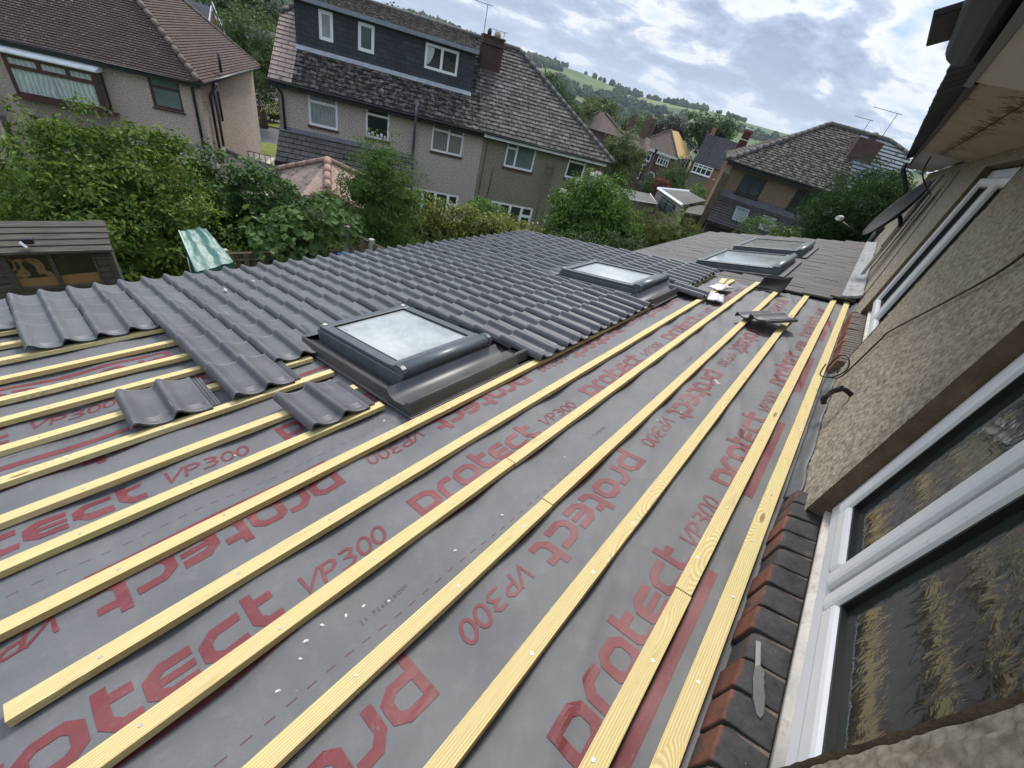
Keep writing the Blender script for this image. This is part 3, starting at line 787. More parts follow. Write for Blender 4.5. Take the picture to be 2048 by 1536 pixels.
# structure carrying the new roof
ex = empty('rear_extension', T(0, 0, 0), 'lean-to rear extension carrying the unfinished roof', 'extension')
ye, ze = 4.60*math.cos(TH), ZR-4.60*math.sin(TH)
m = MB().slab([(-1.6, .012, ZR-.04), (5.60, .012, ZR-.04), (5.60, ye, ze-.04), (-1.6, ye, ze-.04)], .12).build('roof_deck', plain('rafter_wood', (.35,.25,.14), .8), ex)
MB().box(-1.55, 5.6, ye-.42, ye-.2, -.6, ze-.2).build('wall', M_WALLB, ex)
MB().box(-1.6, 5.72, ye-.03, ye-.005, ze-.22, ze-.03).build('fascia', M_BLACKPL, ex)
gx = [(ye+.05+.055*math.cos(a), ze-.04+.055*math.sin(a)) for a in [PI+PI*k/8 for k in range(9)]]
MB().prism(gx, 'x', -1.6, 5.8, 0, True).build('gutter', M_BLACKPL, ex)
# ------------------------------------------------------------------ our house: roughcast wall, windows, eaves
t = NT('roughcast'); v = t.co('Object')
vo = t.voro(v, 62); n = t.noise(v, 34, 5, .7); big = t.noise(v, .9, 5, .6)
c = t.ramp(n, [(.34, (.165,.135,.100)), (.48, (.32,.27,.205)), (.64, (.47,.42,.34))])
c = t.mix(t.ramp(vo, [(.35, 0), (.75, .65)]), c, (.105,.085,.063))
c = t.mix(t.ramp(t.voro(v, 62, 'F1', 'Color'), [(.2, 0), (.9, .5)]), c, (.44,.395,.32))
c = t.mix(t.ramp(big, [(.42, 0), (.68, .35)]), c, (.22,.18,.13))
M_ROUGH = t.out(c, .95, t.bump(vo, -.7, .008, t.bump(n, .5, .006)), .2)
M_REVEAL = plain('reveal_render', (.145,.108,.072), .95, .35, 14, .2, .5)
def m_upvc():
    t = NT('white_upvc'); v = t.co('Object')
    c = t.ramp(t.noise(v, 3, 5), [(.3, (.66,.675,.70)), (.7, (.76,.77,.79))])
    d = t.ramp(t.noise(v, 26, 6, .75), [(.62, 0), (.70, .5)])
    return t.out(t.mix(d, c, (.40,.36,.31)), .32, None, .5)
M_UPVC = m_upvc()
M_UPVCD = plain('dirty_upvc_sill', (.60,.555,.50), .6, .2, 12, .4, dirt=(.30,.17,.11))
M_GASK = plain('black_gasket', (.01,.01,.011), .5)
t = NT('obscured_glass'); v = t.co('Object')
m1 = t.n('ShaderNodeMapping'); t.put(m1.inputs[0], v); m1.inputs['Scale'].default_value = (34, 34, 20); m1.inputs['Rotation'].default_value = (0, .35, 0)
rip = t.noise(m1.outputs[0], 1, 3, .5, .8)
m2 = t.n('ShaderNodeMapping'); t.put(m2.inputs[0], v); m2.inputs['Scale'].default_value = (4.2, 1, .7)
st = t.noise(m2.outputs[0], 1.6, 3, .55, .4)
c = t.ramp(t.noise(v, 2.3, 3), [(.35, (.013,.016,.016)), (.7, (.040,.050,.050))])
M_OBSC = t.out(c, .06, t.bump(rip, .14, .006), .9)
house = empty('house', T(0, 0, 0), 'roughcast house on the right that the camera leans from', 'house')
W1 = (.552, 1.56, 3.415, 4.55); W2 = (3.37, 4.78, 3.44, 4.655); W3 = (8.3, 9.5, 3.6, 4.60)
ZT = 4.745
def axis(a, b, marks, fine):
    xs_ = [a]; x = a
    while x < b-1e-6:
        st_ = next(s_ for lo, hi, s_ in fine if lo <= x+1e-6 < hi); x = min(x+st_, b)
        for mk in marks:
            if xs_[-1] < mk-1e-6 < x: x = mk
        if x - xs_[-1] > 1e-6: xs_.append(x)
    return xs_
WX = axis(-1.5, 16, [W1[0], W1[1], W2[0], W2[1], W3[0], W3[1]], [(-9, .25, .05), (.25, .75, .006), (.75, 1.5, .05), (1.5, 2.6, .011), (2.6, 3.45, .016), (3.45, 4.7, .05), (4.7, 7, .03), (7, 99, .25)])
WZ = axis(-2.5, ZT, sorted([W1[2]-.05, W1[3], W2[2]-.05, W2[3], W3[2]-.05, W3[3]]), [(-9, 2.9, .5), (2.9, 3.2, .05), (3.2, 4.5, .011), (4.5, 9, .02)])
m = MB(); P = {}
def wallpt(i, j):
    if (i, j) not in P:
        x, z = WX[i], WZ[j]; y = 0
        if x < 6 and z > 2.9:
            d = mnoise.voronoi((x*58, 0, z*58))[0][0]
            y = .0105*max(0, .75-d) - .004 + .004*mnoise.noise((x*25, 7, z*25))
        # sharp stop to the openings is softened by the rough coat
        for w in (W1, W2, W3):
            if w[0]-.02 < x < w[1]+.02 and w[2]-.02 < z < w[3]+.02: y = y*.6-.003
        P[(i, j)] = len(m.v); m.v.append((x, y, z))
    return P[(i, j)]
def inside(x, z): return any(w[0] < x < w[1] and w[2]-.05 < z < w[3] for w in (W1, W2, W3))
for j in range(len(WZ)-1):
    zc = (WZ[j]+WZ[j+1])/2
    for i in range(len(WX)-1):
        if inside((WX[i]+WX[i+1])/2, zc): continue
        m.f.append([wallpt(i, j), wallpt(i+1, j), wallpt(i+1, j+1), wallpt(i, j+1)]); m.m.append(0); m.sm.append(True)
wall = m.build('wall', M_ROUGH, house)
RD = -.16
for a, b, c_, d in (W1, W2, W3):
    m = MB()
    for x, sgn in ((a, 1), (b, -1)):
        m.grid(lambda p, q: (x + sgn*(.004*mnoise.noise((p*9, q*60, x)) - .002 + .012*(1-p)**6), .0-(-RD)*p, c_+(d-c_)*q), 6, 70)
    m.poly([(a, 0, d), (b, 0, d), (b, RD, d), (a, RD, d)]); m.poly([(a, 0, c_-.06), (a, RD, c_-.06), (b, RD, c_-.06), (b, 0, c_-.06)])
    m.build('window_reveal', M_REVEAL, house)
MB().box(-1.5, 16, -6, RD-.06, -2.5, 5.1).build('inner_wall', plain('plaster_dark', (.05,.05,.05), .9), house)
FP = [(0,0),(.0,.028),(.006,.034),(.026,.034),(.034,.026),(.052,.020),(.058,.012),(.058,0)]     # stepped moulding
def bar(m, a, b, width, y0, depth, orient, face=1):
    """upvc profile; orient 'z' upright from (x,z0,z1) or 'x' level"""
    w = width; pr = [(0,0),(0,depth*.75),(.006,depth*.93),(w*.42,depth),(w*.60,depth*.86),(w*.66,depth*.80),(w*.92,depth*.55),(w,depth*.42),(w,0)]
    if face < 0: pr = [(w-p, q) for p, q in pr][::-1]
    return pr
def win(parent, x0, x1, z0, z1, yf, mull, name='window', pane_mat=None, fw=.060, proj=.016):
    """casement window seen from outside, outer face at y = yf"""
    o = MB(); d = .055; y0 = yf-d
    o.box(x0, x0+fw, y0, yf, z0, z1); o.box(x1-fw, x1, y0, yf, z0, z1)
    o.box(x0+fw, x1-fw, y0, yf, z0, z0+fw); o.box(x0+fw, x1-fw, y0, yf, z1-fw, z1)
    ww = o.build(name, M_UPVC, parent, .007)
    xs_ = [x0+fw] + list(mull) + [x1-fw]
    for i in range(len(xs_)-1):
        a = xs_[i] + (.0 if i == 0 else .014); b = xs_[i+1] - (.0 if i == len(xs_)-2 else .014)
        s = MB(); e = .058
        for (p0, p1, q0, q1) in ((a+.002, a+e, z0+fw+.002, z1-fw-.002), (b-e, b-.002, z0+fw+.002, z1-fw-.002)):
            s.box(p0, p1, yf-.045, yf+proj, q0, q1)
        s.box(a+e, b-e, yf-.045, yf+proj-.0002, z0+fw+.002, z0+fw+e); s.box(a+e, b-e, yf-.045, yf+proj-.0002, z1-fw-e, z1-fw-.002)
        sa = s.build('sash', M_UPVC, ww, .012)
        k = MB(); g = .007
        k.box(a+e, a+e+g, yf-.02, yf+.004, z0+fw+e, z1-fw-e); k.box(b-e-g, b-e, yf-.02, yf+.004, z0+fw+e, z1-fw-e)
        k.box(a+e+g, b-e-g, yf-.02, yf+.004, z0+fw+e, z0+fw+e+g); k.box(a+e+g, b-e-g, yf-.02, yf+.004, z1-fw-e-g, z1-fw-e)
        k.build('gasket', M_GASK, sa)
        MB().box(a+e, b-e, yf-.022, yf-.012, z0+fw+e, z1-fw-e).build('pane', pane_mat or M_OBSC, ww)
    for mx in mull: MB().box(mx-.0138, mx+.0138, yf-.05, yf-.004, z0+fw, z1-fw).build('mullion_gap', M_GASK, ww)
    return ww
win(house, W1[0]-.16, W1[1]-.004, W1[2]+.055, W1[3]+.02, -.052, [1.075])
M_CLEARD = m_glass('dark_window_glass', (.03,.035,.04), .03, .03)
win(house, W2[0]-.02, W2[1]-.004, W2[2]+.055, W2[3]-.01, -.052, [3.98], pane_mat=M_CLEARD, proj=.032)
win(house, W3[0], W3[1], W3[2]+.02, W3[3]-.01, -.052, [8.9], pane_mat=m_curtain('cream_blind', (.55,.52,.35)))
# upvc sills over brick-on-edge sills
M_SILLB = NT('sill_brick'); t = M_SILLB; v = t.co('Object'); r = t.island()
sooty = t.ramp(t.noise(v, 16, 5, .7), [(.36, (.030,.030,.032)), (.62, (.060,.058,.058)), (.72, (.11,.10,.095))])
sooty = t.mix(t.ramp(t.noise(v, 55, 5, .8), [(.68, 0), (.72, .85)]), sooty, (.55,.54,.50))
redc = t.ramp(t.math('ADD', t.math('MULTIPLY', r, .6), t.math('MULTIPLY', t.noise(v, 14, 4), .4)), [(.2, (.115,.042,.028)), (.8, (.195,.078,.052))])
ge = t.n('ShaderNodeNewGeometry'); sz = t.n('ShaderNodeSeparateXYZ'); t.put(sz.inputs[0], t.co('Object'))
edge = t.ramp(t.math('ADD', sz.outputs[1], t.math('MULTIPLY', t.math('SUBTRACT', t.noise(v, 22, 4), .5), .022)), [(.030, 0), (.036, 1)])   # weathered top, cleaner face
M_SB = t.out(t.mix(edge, sooty, redc), .85, t.bump(t.noise(v, 90, 4), .5, .004), .3)
t = NT('brown_sill_tile'); v = t.co('Object'); sz = t.n('ShaderNodeSeparateXYZ'); t.put(sz.inputs[0], v)
M_SB3 = t.out(t.mix(t.ramp(sz.outputs[1], [(.036, 0), (.042, 1)]), t.ramp(t.noise(v, 20, 4), [(.3, (.085,.072,.062)), (.7, (.14,.122,.105))]), t.ramp(t.island(), [(0, (.12,.042,.026)), (1, (.20,.072,.042))])), .85, None, .3)
M_MORT = plain('sill_mortar', (.16,.13,.10), .95, .4, 30, .2, .5)
def sill(x0, x1, z, pitch, top_mat, proud=.040, name='sill'):
    m = MB(); mo = MB()
    s = MB().prism([(-.050, z+.0), (-.046, z+.020), (-.062, z+.026), (-.072, z+.042), (-.10, z+.050), (-.10, z)], 'x', x0-.0, x1+.02, 0, True)
    s.build('upvc_sill', M_UPVCD, house)
    x = x0-.06
    while x < x1+.08:
        j = RNG.normal(0, .0022, 4); b = pitch-.011
        if RNG.random() < .0: b *= .5
        yb, yf = -.055, proud+j[0]
        V = [(x, yb, z-.012), (x+b, yb, z-.012), (x+b, yf-.012, z-.036+j[1]), (x, yf-.012, z-.036+j[1]), (x+b, yf, z-.046+j[1]), (x, yf, z-.046+j[1]), (x+b, yf-.002, z-.15), (x, yf-.002, z-.15), (x+b, yb, z-.15), (x, yb, z-.15)]
        V = [(p[0]+.012*(p[1]+.05)*0, p[1], p[2]) for p in V]
        m.add(V, [(0,1,2,3), (3,2,4,5), (5,4,6,7), (7,6,8,9), (9,8,1,0), (1,8,6,4,2), (0,3,5,7,9)])
        x += pitch
    mo.prism([(-.055, z-.017), (proud-.022, z-.046), (proud-.014, z-.057), (proud-.016, z-.149), (-.055, z-.149)], 'x', x0-.055, x1+.07)
    b_ = m.build(name, top_mat, house, .004); mo.build('mortar', M_MORT, b_)
sill(W1[0], W1[1]+.02, W1[2]+.012, .0925, M_SB, .036, 'brick_sill')
sill(W2[0], W2[1], W2[2]+.012, .062, M_SB3, .045, 'tile_sill')
# ragged torn membrane turned up behind the first batten, with the open joint against the wall
M_TORN = plain('torn_membrane', (.10,.10,.105), .6, .3, 9)
m = MB().grid(lambda a, b: (1.72+4*a, .034-.030*b+.006*mnoise.noise((a*16, b*2, 1)), ZR+.004-.012*(1-b)+.050*b+.030*b*mnoise.noise((a*23, 2, 3))), 130, 6)
o = m.build('membrane_upstand', M_TORN); o.modifiers.new('t', 'SOLIDIFY').thickness = .003
tag(o, 'torn grey strip of membrane turned up against the foot of the roughcast wall', 'membrane strip')
# eaves: soffit boards, fascia, gutter and tile ends
ZS = 4.735; YE = .405
M_GUT = plain('black_gutter_near', (.006,.006,.008), .5, .3, 6, .3)
t = NT('flaking_paint'); v = t.co('Object')
n = t.noise(v, 15, 7, .72, .4); sx = t.n('ShaderNodeSeparateXYZ'); t.put(sx.inputs[0], v)
ln = t.math('ABSOLUTE', t.math('SUBTRACT', sx.outputs[1], .235)); near_ = t.ramp(ln, [(.0, .22), (.10, 0)])
ln2 = t.math('ABSOLUTE', t.math('SUBTRACT', sx.outputs[1], .40)); near2 = t.ramp(ln2, [(.0, .15), (.06, 0)])
f = t.ramp(t.math('ADD', t.math('ADD', n, near_), near2), [(.66, 0), (.69, 1)])
c = t.mix(f, t.ramp(t.noise(v, 3, 4), [(.3, (.25,.21,.15)), (.7, (.32,.275,.205))]), (.11,.062,.035))
M_FLAKE = t.out(c, .8, t.bump(f, -.4, .004), .3)
MB().box(-1.5, 2.28, -.02, YE, ZS-.008, ZS+.03).build('soffit_panel', plain('white_soffit', (.34,.325,.31), .5, .1, 3), house, .002)
sf = MB(); sf.box(2.2805, 6.4, .0, .228, ZS-.002, ZS+.02); sf.box(2.2805, 6.4, .2335, YE, ZS-.003, ZS+.02)
sf.build('soffit_boards', M_FLAKE, house)
MB().box(-1.5, 2.3, YE+.0005, YE+.022, ZS-.022, ZS+.115).build('fascia', M_BLACKPL, house)
MB().box(2.3005, 12.8, YE-.012, YE+.012, ZS-.012, ZS+.09).build('old_fascia', plain('weathered_fascia', (.030,.028,.027), .8, .4, 8), house)
MB().grid(lambda a, b: (6.402+6.3*a, .0+.42*b, ZS+.03-.05*b*a+.05*mnoise.noise((a*4, b*2, 5))*.5), 30, 6).build('soffit_sheet', plain('grey_sheet', (.24,.25,.245), .5, .25, 2), house)
gp = [(YE+.080+.062*math.cos(a), ZS+.095+.062*math.sin(a)) for a in [PI+PI*k/10 for k in range(11)]]
gi = [(YE+.080+.057*math.cos(a), ZS+.095+.057*math.sin(a)) for a in [PI+PI*k/10 for k in range(11)]][::-1]
gm = MB().prism(gp+gi, 'x', -1.5, 2.36, 0, True)
gm.build('gutter', M_GUT, house)
M_PANT = plain('dark_eaves_tile', (.008,.009,.011), .6, .35, 9, .3)
rt = MB(); PRF = 40*(32)
sl = math.tan(rad(35))
def rz_(x): return .026*(abs(math.sin(PI*x/.20))**.8)
rt.grid(lambda a, b: (-1.5+14.3*a, YE+.115-3.4*b + (.008*mnoise.noise((a*80, 0, 0)) if b == 0 else 0), ZS+.125+rz_(-1.5+14.3*a)+3.4*b*sl), 860, 2)
ro = rt.build('roof', M_PANT, house); ro.modifiers.new('t', 'SOLIDIFY').thickness = .02
# slipped eaves tile reaching out over the gutter end
MB().slab([(2.02, YE+.20, ZS+.075), (2.40, YE+.20, ZS+.075), (2.40, YE-.05, ZS+.20), (2.02, YE-.05, ZS+.20)], .02).build('eaves_tile', M_PANT, house, .004)
dp = MB(); dp.tube([(12.6, .47, ZS+.06), (12.6, .44, ZS-.06), (12.6, .16, ZS-.35), (12.6, .09, ZS-.5), (12.6, .09, 0)], .04, 10)
dp.build('downpipe', M_BLACKPL, house)

# ------------------------------------------------------------------ things fixed to or lying on the wall
M_CABLE = plain('brown_cable', (.022,.015,.012), .5)
def wire(pts, r, label, n=6, name='cable', mat=None):
    # smooth the path
    P_ = [Vector(p) for p in pts]; out = []
    for i in range(len(P_)-1):
        p0 = P_[max(i-1,0)]; p1 = P_[i]; p2 = P_[i+1]; p3 = P_[min(i+2, len(P_)-1)]
        for k in range(8):
            q = k/8; out.append(.5*((2*p1)+(p2-p0)*q+(2*p0-5*p1+4*p2-p3)*q*q+(3*p1-p0-3*p2+p3)*q**3))
    out.append(P_[-1]); o = MB().tube(out, r, n).build(name, mat or M_CABLE); return tag(o, label, 'cable', None)
wire([(1.86,.012,4.70),(1.93,.012,4.45),(2.02,.012,4.28),(2.30,.012,4.10),(2.78,.013,3.82),(2.84,.012,3.74),(2.89,.014,3.55),(2.93,.02,3.44),(2.98,.06,3.40),(3.03,.09,3.43),(3.03,.085,3.52),(2.98,.05,3.55),(2.93,.02,3.50),(2.93,.05,3.42),(2.98,.10,3.385),(3.04,.11,3.44)], .0042,
     'thin dark cable down the roughcast wall, its loose end coiled in a loop')
wire([(6.2,.30,4.70),(6.25,.26,4.55),(6.5,.10,4.42),(7.2,.03,4.40),(7.3,.02,4.2),(7.4,.012,3.6),(7.5,.012,3.42)], .007, 'black cable drooping from the soffit sheet and running down the wall')
wire([(6.25,.02,4.66),(6.05,.012,4.3),(5.7,.012,3.8),(5.45,.012,3.36)], .004, 'thin line of cable down the wall past the second window')
M_PIPE = plain('black_pipe', (.014,.014,.015), .35)
e = MB().tube([(2.42,-.01,3.555),(2.42,.030,3.565),(2.40,.052,3.57)], .0125, 10); e.tube([(2.405,.050,3.572),(2.45,.066,3.515),(2.49,.066,3.455)], [.0145,.0125,.0125], 10); e.tube([(2.488,.066,3.462),(2.493,.066,3.445),(2.497,.052,3.425)], .0155, 10)
o = e.build('overflow_pipe', M_PIPE); tag(o, 'black plastic overflow pipe elbow sticking out of the roughcast wall', 'pipe')
# satellite dish on a bracket, and the pale pole behind it
M_DISH = plain('dark_dish', (.010,.010,.011), .7, .3, 6)
di = empty('satellite_dish', T(7.0, .10, 4.12), 'dark satellite dish on the wall beyond the second window', 'satellite dish')
zc_ = Vector((-.16, .93, .30)).normalized(); xc_ = Vector((0, .30, -.93)).normalized(); xc_ = (xc_ - zc_*xc_.dot(zc_)).normalized(); yc_ = zc_.cross(xc_)
Md = T(.0, .075, .03) @ Matrix((xc_, yc_, zc_)).transposed().to_4x4()
dm = MB().grid(lambda a, b: (.37*a*math.cos(2*PI*b), .33*a*math.sin(2*PI*b), .08*a*a), 10, 36); dm.xf(Md)
d_ = dm.build('dish', M_DISH, di); d_.modifiers.new('t', 'SOLIDIFY').thickness = .012
MB().tube([(.10,-.02,-.1),(.08,.0,-.06),(0,.05,0)], .022, 8).build('bracket', M_PIPE, di)
ar = MB().tube([tuple(Md @ Vector((.38,0,.05))), tuple(Md @ Vector((.40,0,.35)))], .011, 6); ar.build('arm', M_PIPE, di)
p_ = Md @ Vector((.38,0,.40)); MB().tube([tuple(p_), tuple(p_+Vector((-.10,.03,.0)))], [.035,.028], 10).build('receiver', plain('pale_plastic', (.55,.54,.52), .5), di)
o = MB().tube([(7.15,.07,3.1),(7.15,.07,4.62)], .020, 10).build('wall_pole', plain('galvanised_pole', (.45,.43,.41), .45, .2, 8)); tag(o, 'pale metal pole fixed upright on the wall behind the dish', 'pole')
o = MB().tube([(11.6,.12,2.9),(11.6,.12,3.62)], .055, 10).tube([(11.6,.12,3.58),(11.6,.12,3.68)], .07, 10).build('soil_pipe', M_PIPE); tag(o, 'short black soil pipe stub rising at the far end of the lead flashing', 'pipe')
# the knife left on the brick sill
kn_ = empty('utility_knife', T(.80, -.008, W1[2]-.020) @ Rz(12) @ Matrix.Rotation(rad(-14), 4, 'X'), 'grey retractable knife with strip blade left on the brick sill', 'knife')
M_KN = plain('knife_grey', (.075,.076,.078), .5, .3, 40)
k = MB().prism([(-.075,-.004),(-.06,-.012),(-.02,-.014),(.005,-.011),(.012,-.013),(.022,-.010),(.032,-.013),(.045,-.008),(.05,.0),(.04,.010),(.01,.014),(-.04,.012),(-.07,.004)], 'z', 0, .014)
k.build('handle', M_KN, kn_, .002)
MB().box(.030, .115, -.004, .0075, .004, .0062).build('blade', plain('knife_steel', (.16,.16,.158), .4, .15, 30, metal=.5), kn_)
# ------------------------------------------------------------------ neighbouring houses
def house_at(name, x, y, az, label, cat='house', group=None): return empty(name, T(x, y, 0) @ Rz(az), label, cat, group)
def facade(m, u0, u1, z0, z1, ops, w=0, depth=.14, mi=0):
    """wall sheet at local y=w seen from -y, with openings (u0,u1,z0,z1) and their reveals"""
    U = sorted({u0, u1} | {min(max(v, u0), u1) for o in ops for v in o[:2]}); Z = sorted({z0, z1} | {min(max(v, z0), z1) for o in ops for v in o[2:4]})
    for i in range(len(U)-1):
        for j in range(len(Z)-1):
            a, b, c, d = U[i], U[i+1], Z[j], Z[j+1]; uc, zc = (a+b)/2, (c+d)/2
            if any(o[0] < uc < o[1] and o[2] < zc < o[3] for o in ops): continue
            m.add([(a,w,c),(b,w,c),(b,w,d),(a,w,d)], [(0,1,2,3)], mi)
    for a, b, c, d in ops:
        if a < u0 or b > u1: continue
        e = w+depth
        m.add([(a,w,c),(a,e,c),(a,e,d),(a,w,d)], [(3,2,1,0)], mi); m.add([(b,w,c),(b,e,c),(b,e,d),(b,w,d)], [(0,1,2,3)], mi)
        m.add([(a,w,d),(b,w,d),(b,e,d),(a,e,d)], [(3,2,1,0)], mi); m.add([(a,w,c),(b,w,c),(b,e,c),(a,e,c)], [(0,1,2,3)], mi)
def hwin(par, u0, u1, z0, z1, w, mull=(), trans=(), fm=None, pm=None, fw=.065, sill=None, name='window', d=.05, sillmat=None, sd=.09):
    """window frame with bars; trans = (uA,uB,z); the pane is its child, the sill another"""
    o = MB(); g = w+.03
    o.box(u0, u0+fw, g, g+d, z0, z1); o.box(u1-fw, u1, g, g+d, z0, z1); o.box(u0+fw, u1-fw, g, g+d, z0, z0+fw); o.box(u0+fw, u1-fw, g, g+d, z1-fw, z1)
    for u in mull:
        u, a, b = (u, z0+fw, z1-fw) if not isinstance(u, tuple) else u
        o.box(u-fw*.55, u+fw*.55, g-.004, g+d-.004, a, b)
    for a, b, z in trans: o.box(max(a, u0+fw), min(b, u1-fw), g-.007, g+d-.007, z-fw*.55, z+fw*.55)
    ob = o.build(name, fm, par)
    MB().add([(u0+fw*.9, g+d*.7, z0+fw*.9), (u1-fw*.9, g+d*.7, z0+fw*.9), (u1-fw*.9, g+d*.7, z1-fw*.9), (u0+fw*.9, g+d*.7, z1-fw*.9)], [(0,1,2,3)]).build('pane', pm, ob)
    if sill:
        MB().box(u0-.04, u1+.04, w-sd, w+.03, z0-sill, z0-.002).build('sill', sillmat or fm, ob)
    return ob
def clip(poly, u, keep):
    out = []
    for i in range(len(poly)):
        a, b = poly[i], poly[(i+1) % len(poly)]; ia, ib = keep*(a[0]-u) >= 0, keep*(b[0]-u) >= 0
        if ia: out.append(a)
        if ia != ib:
            t_ = (u-a[0])/(b[0]-a[0]); out.append(tuple(a[k]+(b[k]-a[k])*t_ for k in range(3)))
    return out
def ridge(m, a, b, r=.11):
    """line of half-round ridge tiles, each a short overlapping length"""
    A, B = Vector(a), Vector(b); n = max(1, int((B-A).length/.42))
    for i in range(n):
        p, q = A.lerp(B, i/n), A.lerp(B, (i+.97)/n); m.tube([p, q], [r*1.06, r*.96], 8, smooth=True)
def gutter(par, u0, u1, w, z, mat, r=.06):
    MB().prism([(w+r*math.cos(a), z+r*math.sin(a)) for a in [PI+PI*k/6 for k in range(7)]], 'x', u0, u1, 0, True).build('gutter', mat, par)
M_WF = plain('white_frame', (.74,.745,.75), .35, .08, 8)
M_BF = plain('mahogany_frame', (.052,.022,.018), .4, .25, 8)
M_DF = plain('dark_frame', (.018,.017,.016), .4, .3, 8)
M_GD = m_glass('neighbour_glass', (.020,.026,.026), .04, .05)
M_GM = m_glass('neighbour_glass_mid', (.060,.085,.080), .06, .05)
M_GT = m_glass('pale_teal_glass', (.11,.145,.145), .12, .1)
M_CURT = m_curtain('net_curtain', (.46,.52,.50), 4.5)
M_CURT2 = m_curtain('lace_curtain', (.30,.33,.33), 7)
M_CURT3 = m_curtain('beige_curtain', (.22,.205,.19), 8)
M_BLK = plain('black_gutter', (.012,.013,.015), .4, .3, 6)
M_LEADG = plain('grey_lead', (.19,.21,.235), .55, .3, 5)
M_CLAYR = plain('clay_ridge', (.105,.075,.062), .85, .3, 7, dirt=(.05,.045,.04))
M_GREYR = plain('grey_ridge', (.105,.098,.09), .9, .35, 7, dirt=(.04,.04,.035))
M_SOLD = m_brickwall('brick_cill', (.065,.035,.028), (.10,.05,.04), (.045,.04,.035), .075, .3)
M_DIRTW = plain('grey_white_board', (.62,.63,.64), .5, .2, 4)

# house with bay, left edge of the view
h1 = house_at('house', 5.882, 25.228, -34, 'pinkish pebbledashed house with brown bay window at the left edge')
M_H1W = m_dash('pink_pebbledash', (.56,.46,.395), (.22,.17,.145), 24, .6, .3)
M_H1R = m_rooftile('brown_plain_tile', (.088,.060,.050), (.125,.088,.075), .17, .115, (.30,.28,.25), None, .8, ms=.012)
E1, G1 = .86, -4.6
m = MB(); w1o = (.05, 1.12, -.43, .80)
facade(m, -1.45, 1.85, G1, E1+.02, [w1o]); facade(m, -4.32, -1.4501, G1, -.93, [], -.42)
m.box(-4.30, -1.451, -.42, -.001, G1, -.932); m.poly([(1.85,0,G1),(1.85,10,G1),(1.85,10,E1),(1.85,0,E1)]); m.poly([(1.2,10,G1),(-12,10,G1),(-12,10,E1),(1.85,10,E1)])
facade(m, -5.2, -4.33, G1, E1, [], 0); facade(m, -12, -5.2001, G1, E1, [], -.35)
m.build('wall', M_H1W, h1)
t42 = math.tan(rad(41)); c0 = (2.02, -.32, E1); k = 4.9
rf = MB()
rf.coursed([(-12,-.32,E1), c0, (2.02-k,-.32+k,E1+k*t42), (-12,-.32+k,E1+k*t42)], .115, .026)
rf.coursed([c0, (2.02+.25,10.0,E1+.02), (2.02-k+.1,10-k,E1+k*t42), (2.02-k,-.32+k,E1+k*t42)], .115, .026)
rf.slab([(2.27,10,E1+.02), (-12,10.3,E1), (-12,5,E1+k*t42), (2.02-k+.1,10-k,E1+k*t42)], .06)
ro = rf.build('roof', M_H1R, h1)
rd = MB(); ridge(rd, (2.0,-.30,E1+.05), (2.02-k,-.32+k,E1+k*t42+.05)); ridge(rd, (2.25,9.97,E1+.07), (2.12-k,10-k,E1+k*t42+.05)); ridge(rd, (2.1-k, -.3+k, E1+k*t42+.04), (2.1-k, 10-k, E1+k*t42+.04))
rd.build('ridge_tiles', M_CLAYR, ro)
MB().tube([(2.1,2.6,E1+.2),(2.1,2.6,E1+.95)], .06, 8).build('vent_pipe', M_BLK, ro)
gutter(h1, -12, 2.08, -.37, E1+.0, M_BLK, .075)
MB().box(-12, 2.0, -.31, -.285, E1-.20, E1-.01).build('fascia', M_BLK, h1)
MB().tube([(2.12,-.3,E1),(2.25,10,E1)], .07, 8).build('side_gutter', M_BLK, h1)
hwin(h1, *w1o, 0, (), [(0, 1.2, .34)], M_BF, M_GT, .085, .05, sillmat=M_BF)
bay = hwin(h1, -4.22, -1.52, -.88, .45, -.52, [(-3.22, .07, .4), (-2.36, .07, .4)], [(-5, 0, .07)], M_BF, M_CURT, .12, .07, 'bay_window', sillmat=M_BF, sd=.14)
MB().box(-2.90, -2.885, -.458, -.447, -.80, .02).build('curtain_gap', M_GD, bay)
m = MB(); m.box(-1.519, -1.46, -.49, -.40, -.88, .45); m.box(-1.519, -1.46, -.06, -.0005, -.88, .45); m.box(-1.519, -1.46, -.399, -.061, -.88, -.80); m.box(-1.519, -1.46, -.399, -.061, .36, .45); m.box(-1.519, -1.46, -.399, -.061, .03, .11)
sd_ = m.build('bay_side_window', M_BF, h1); MB().box(-1.50, -1.49, -.398, -.062, -.799, .029).box(-1.50, -1.49, -.398, -.062, .111, .359).build('pane', M_GM, sd_)
MB().prism([(-.62,.46),(-.64,.50),(-.62,.56),(-.02,.68),(-.02,.46)], 'x', -4.4, -1.36).build('bay_roof', M_DIRTW, h1)
MB().box(-4.4, -1.3, -.66, -.5, -.97, -.945).box(-1.45,-1.25,-.66,-.02,-.972,-.946).build('bay_sill', M_BF, h1)
m = MB(); m.slab([(-.75,-.75,-1.92),(1.55,-.75,-1.92),(1.55,-.01,-1.72),(-.75,-.01,-1.72)], .1); m.build('porch_canopy', plain('grey_felt', (.20,.195,.18), .85, .3, 4), h1)
MB().box(-.76, 1.56, -.80, -.752, -2.06, -1.90).build('canopy_fascia', M_BLK, h1); MB().box(-.8,1.6,-.04,-.003,-1.715,-1.62).build('lead_strip', M_LEADG, h1)
MB().tube([(-4.35,-.5,-2.12),(-2.7,-.5,-2.2)], .05, 8).build('pipe', M_BLK, h1)
m = MB(); m.box(-4.1,-3.95,-.52,-.425,-1.66,-1.55); m.tube([(-3.86,-.425,-1.62),(-3.86,-.53,-1.64)], .05, 8); m.build('flood_light', M_BLK, h1)
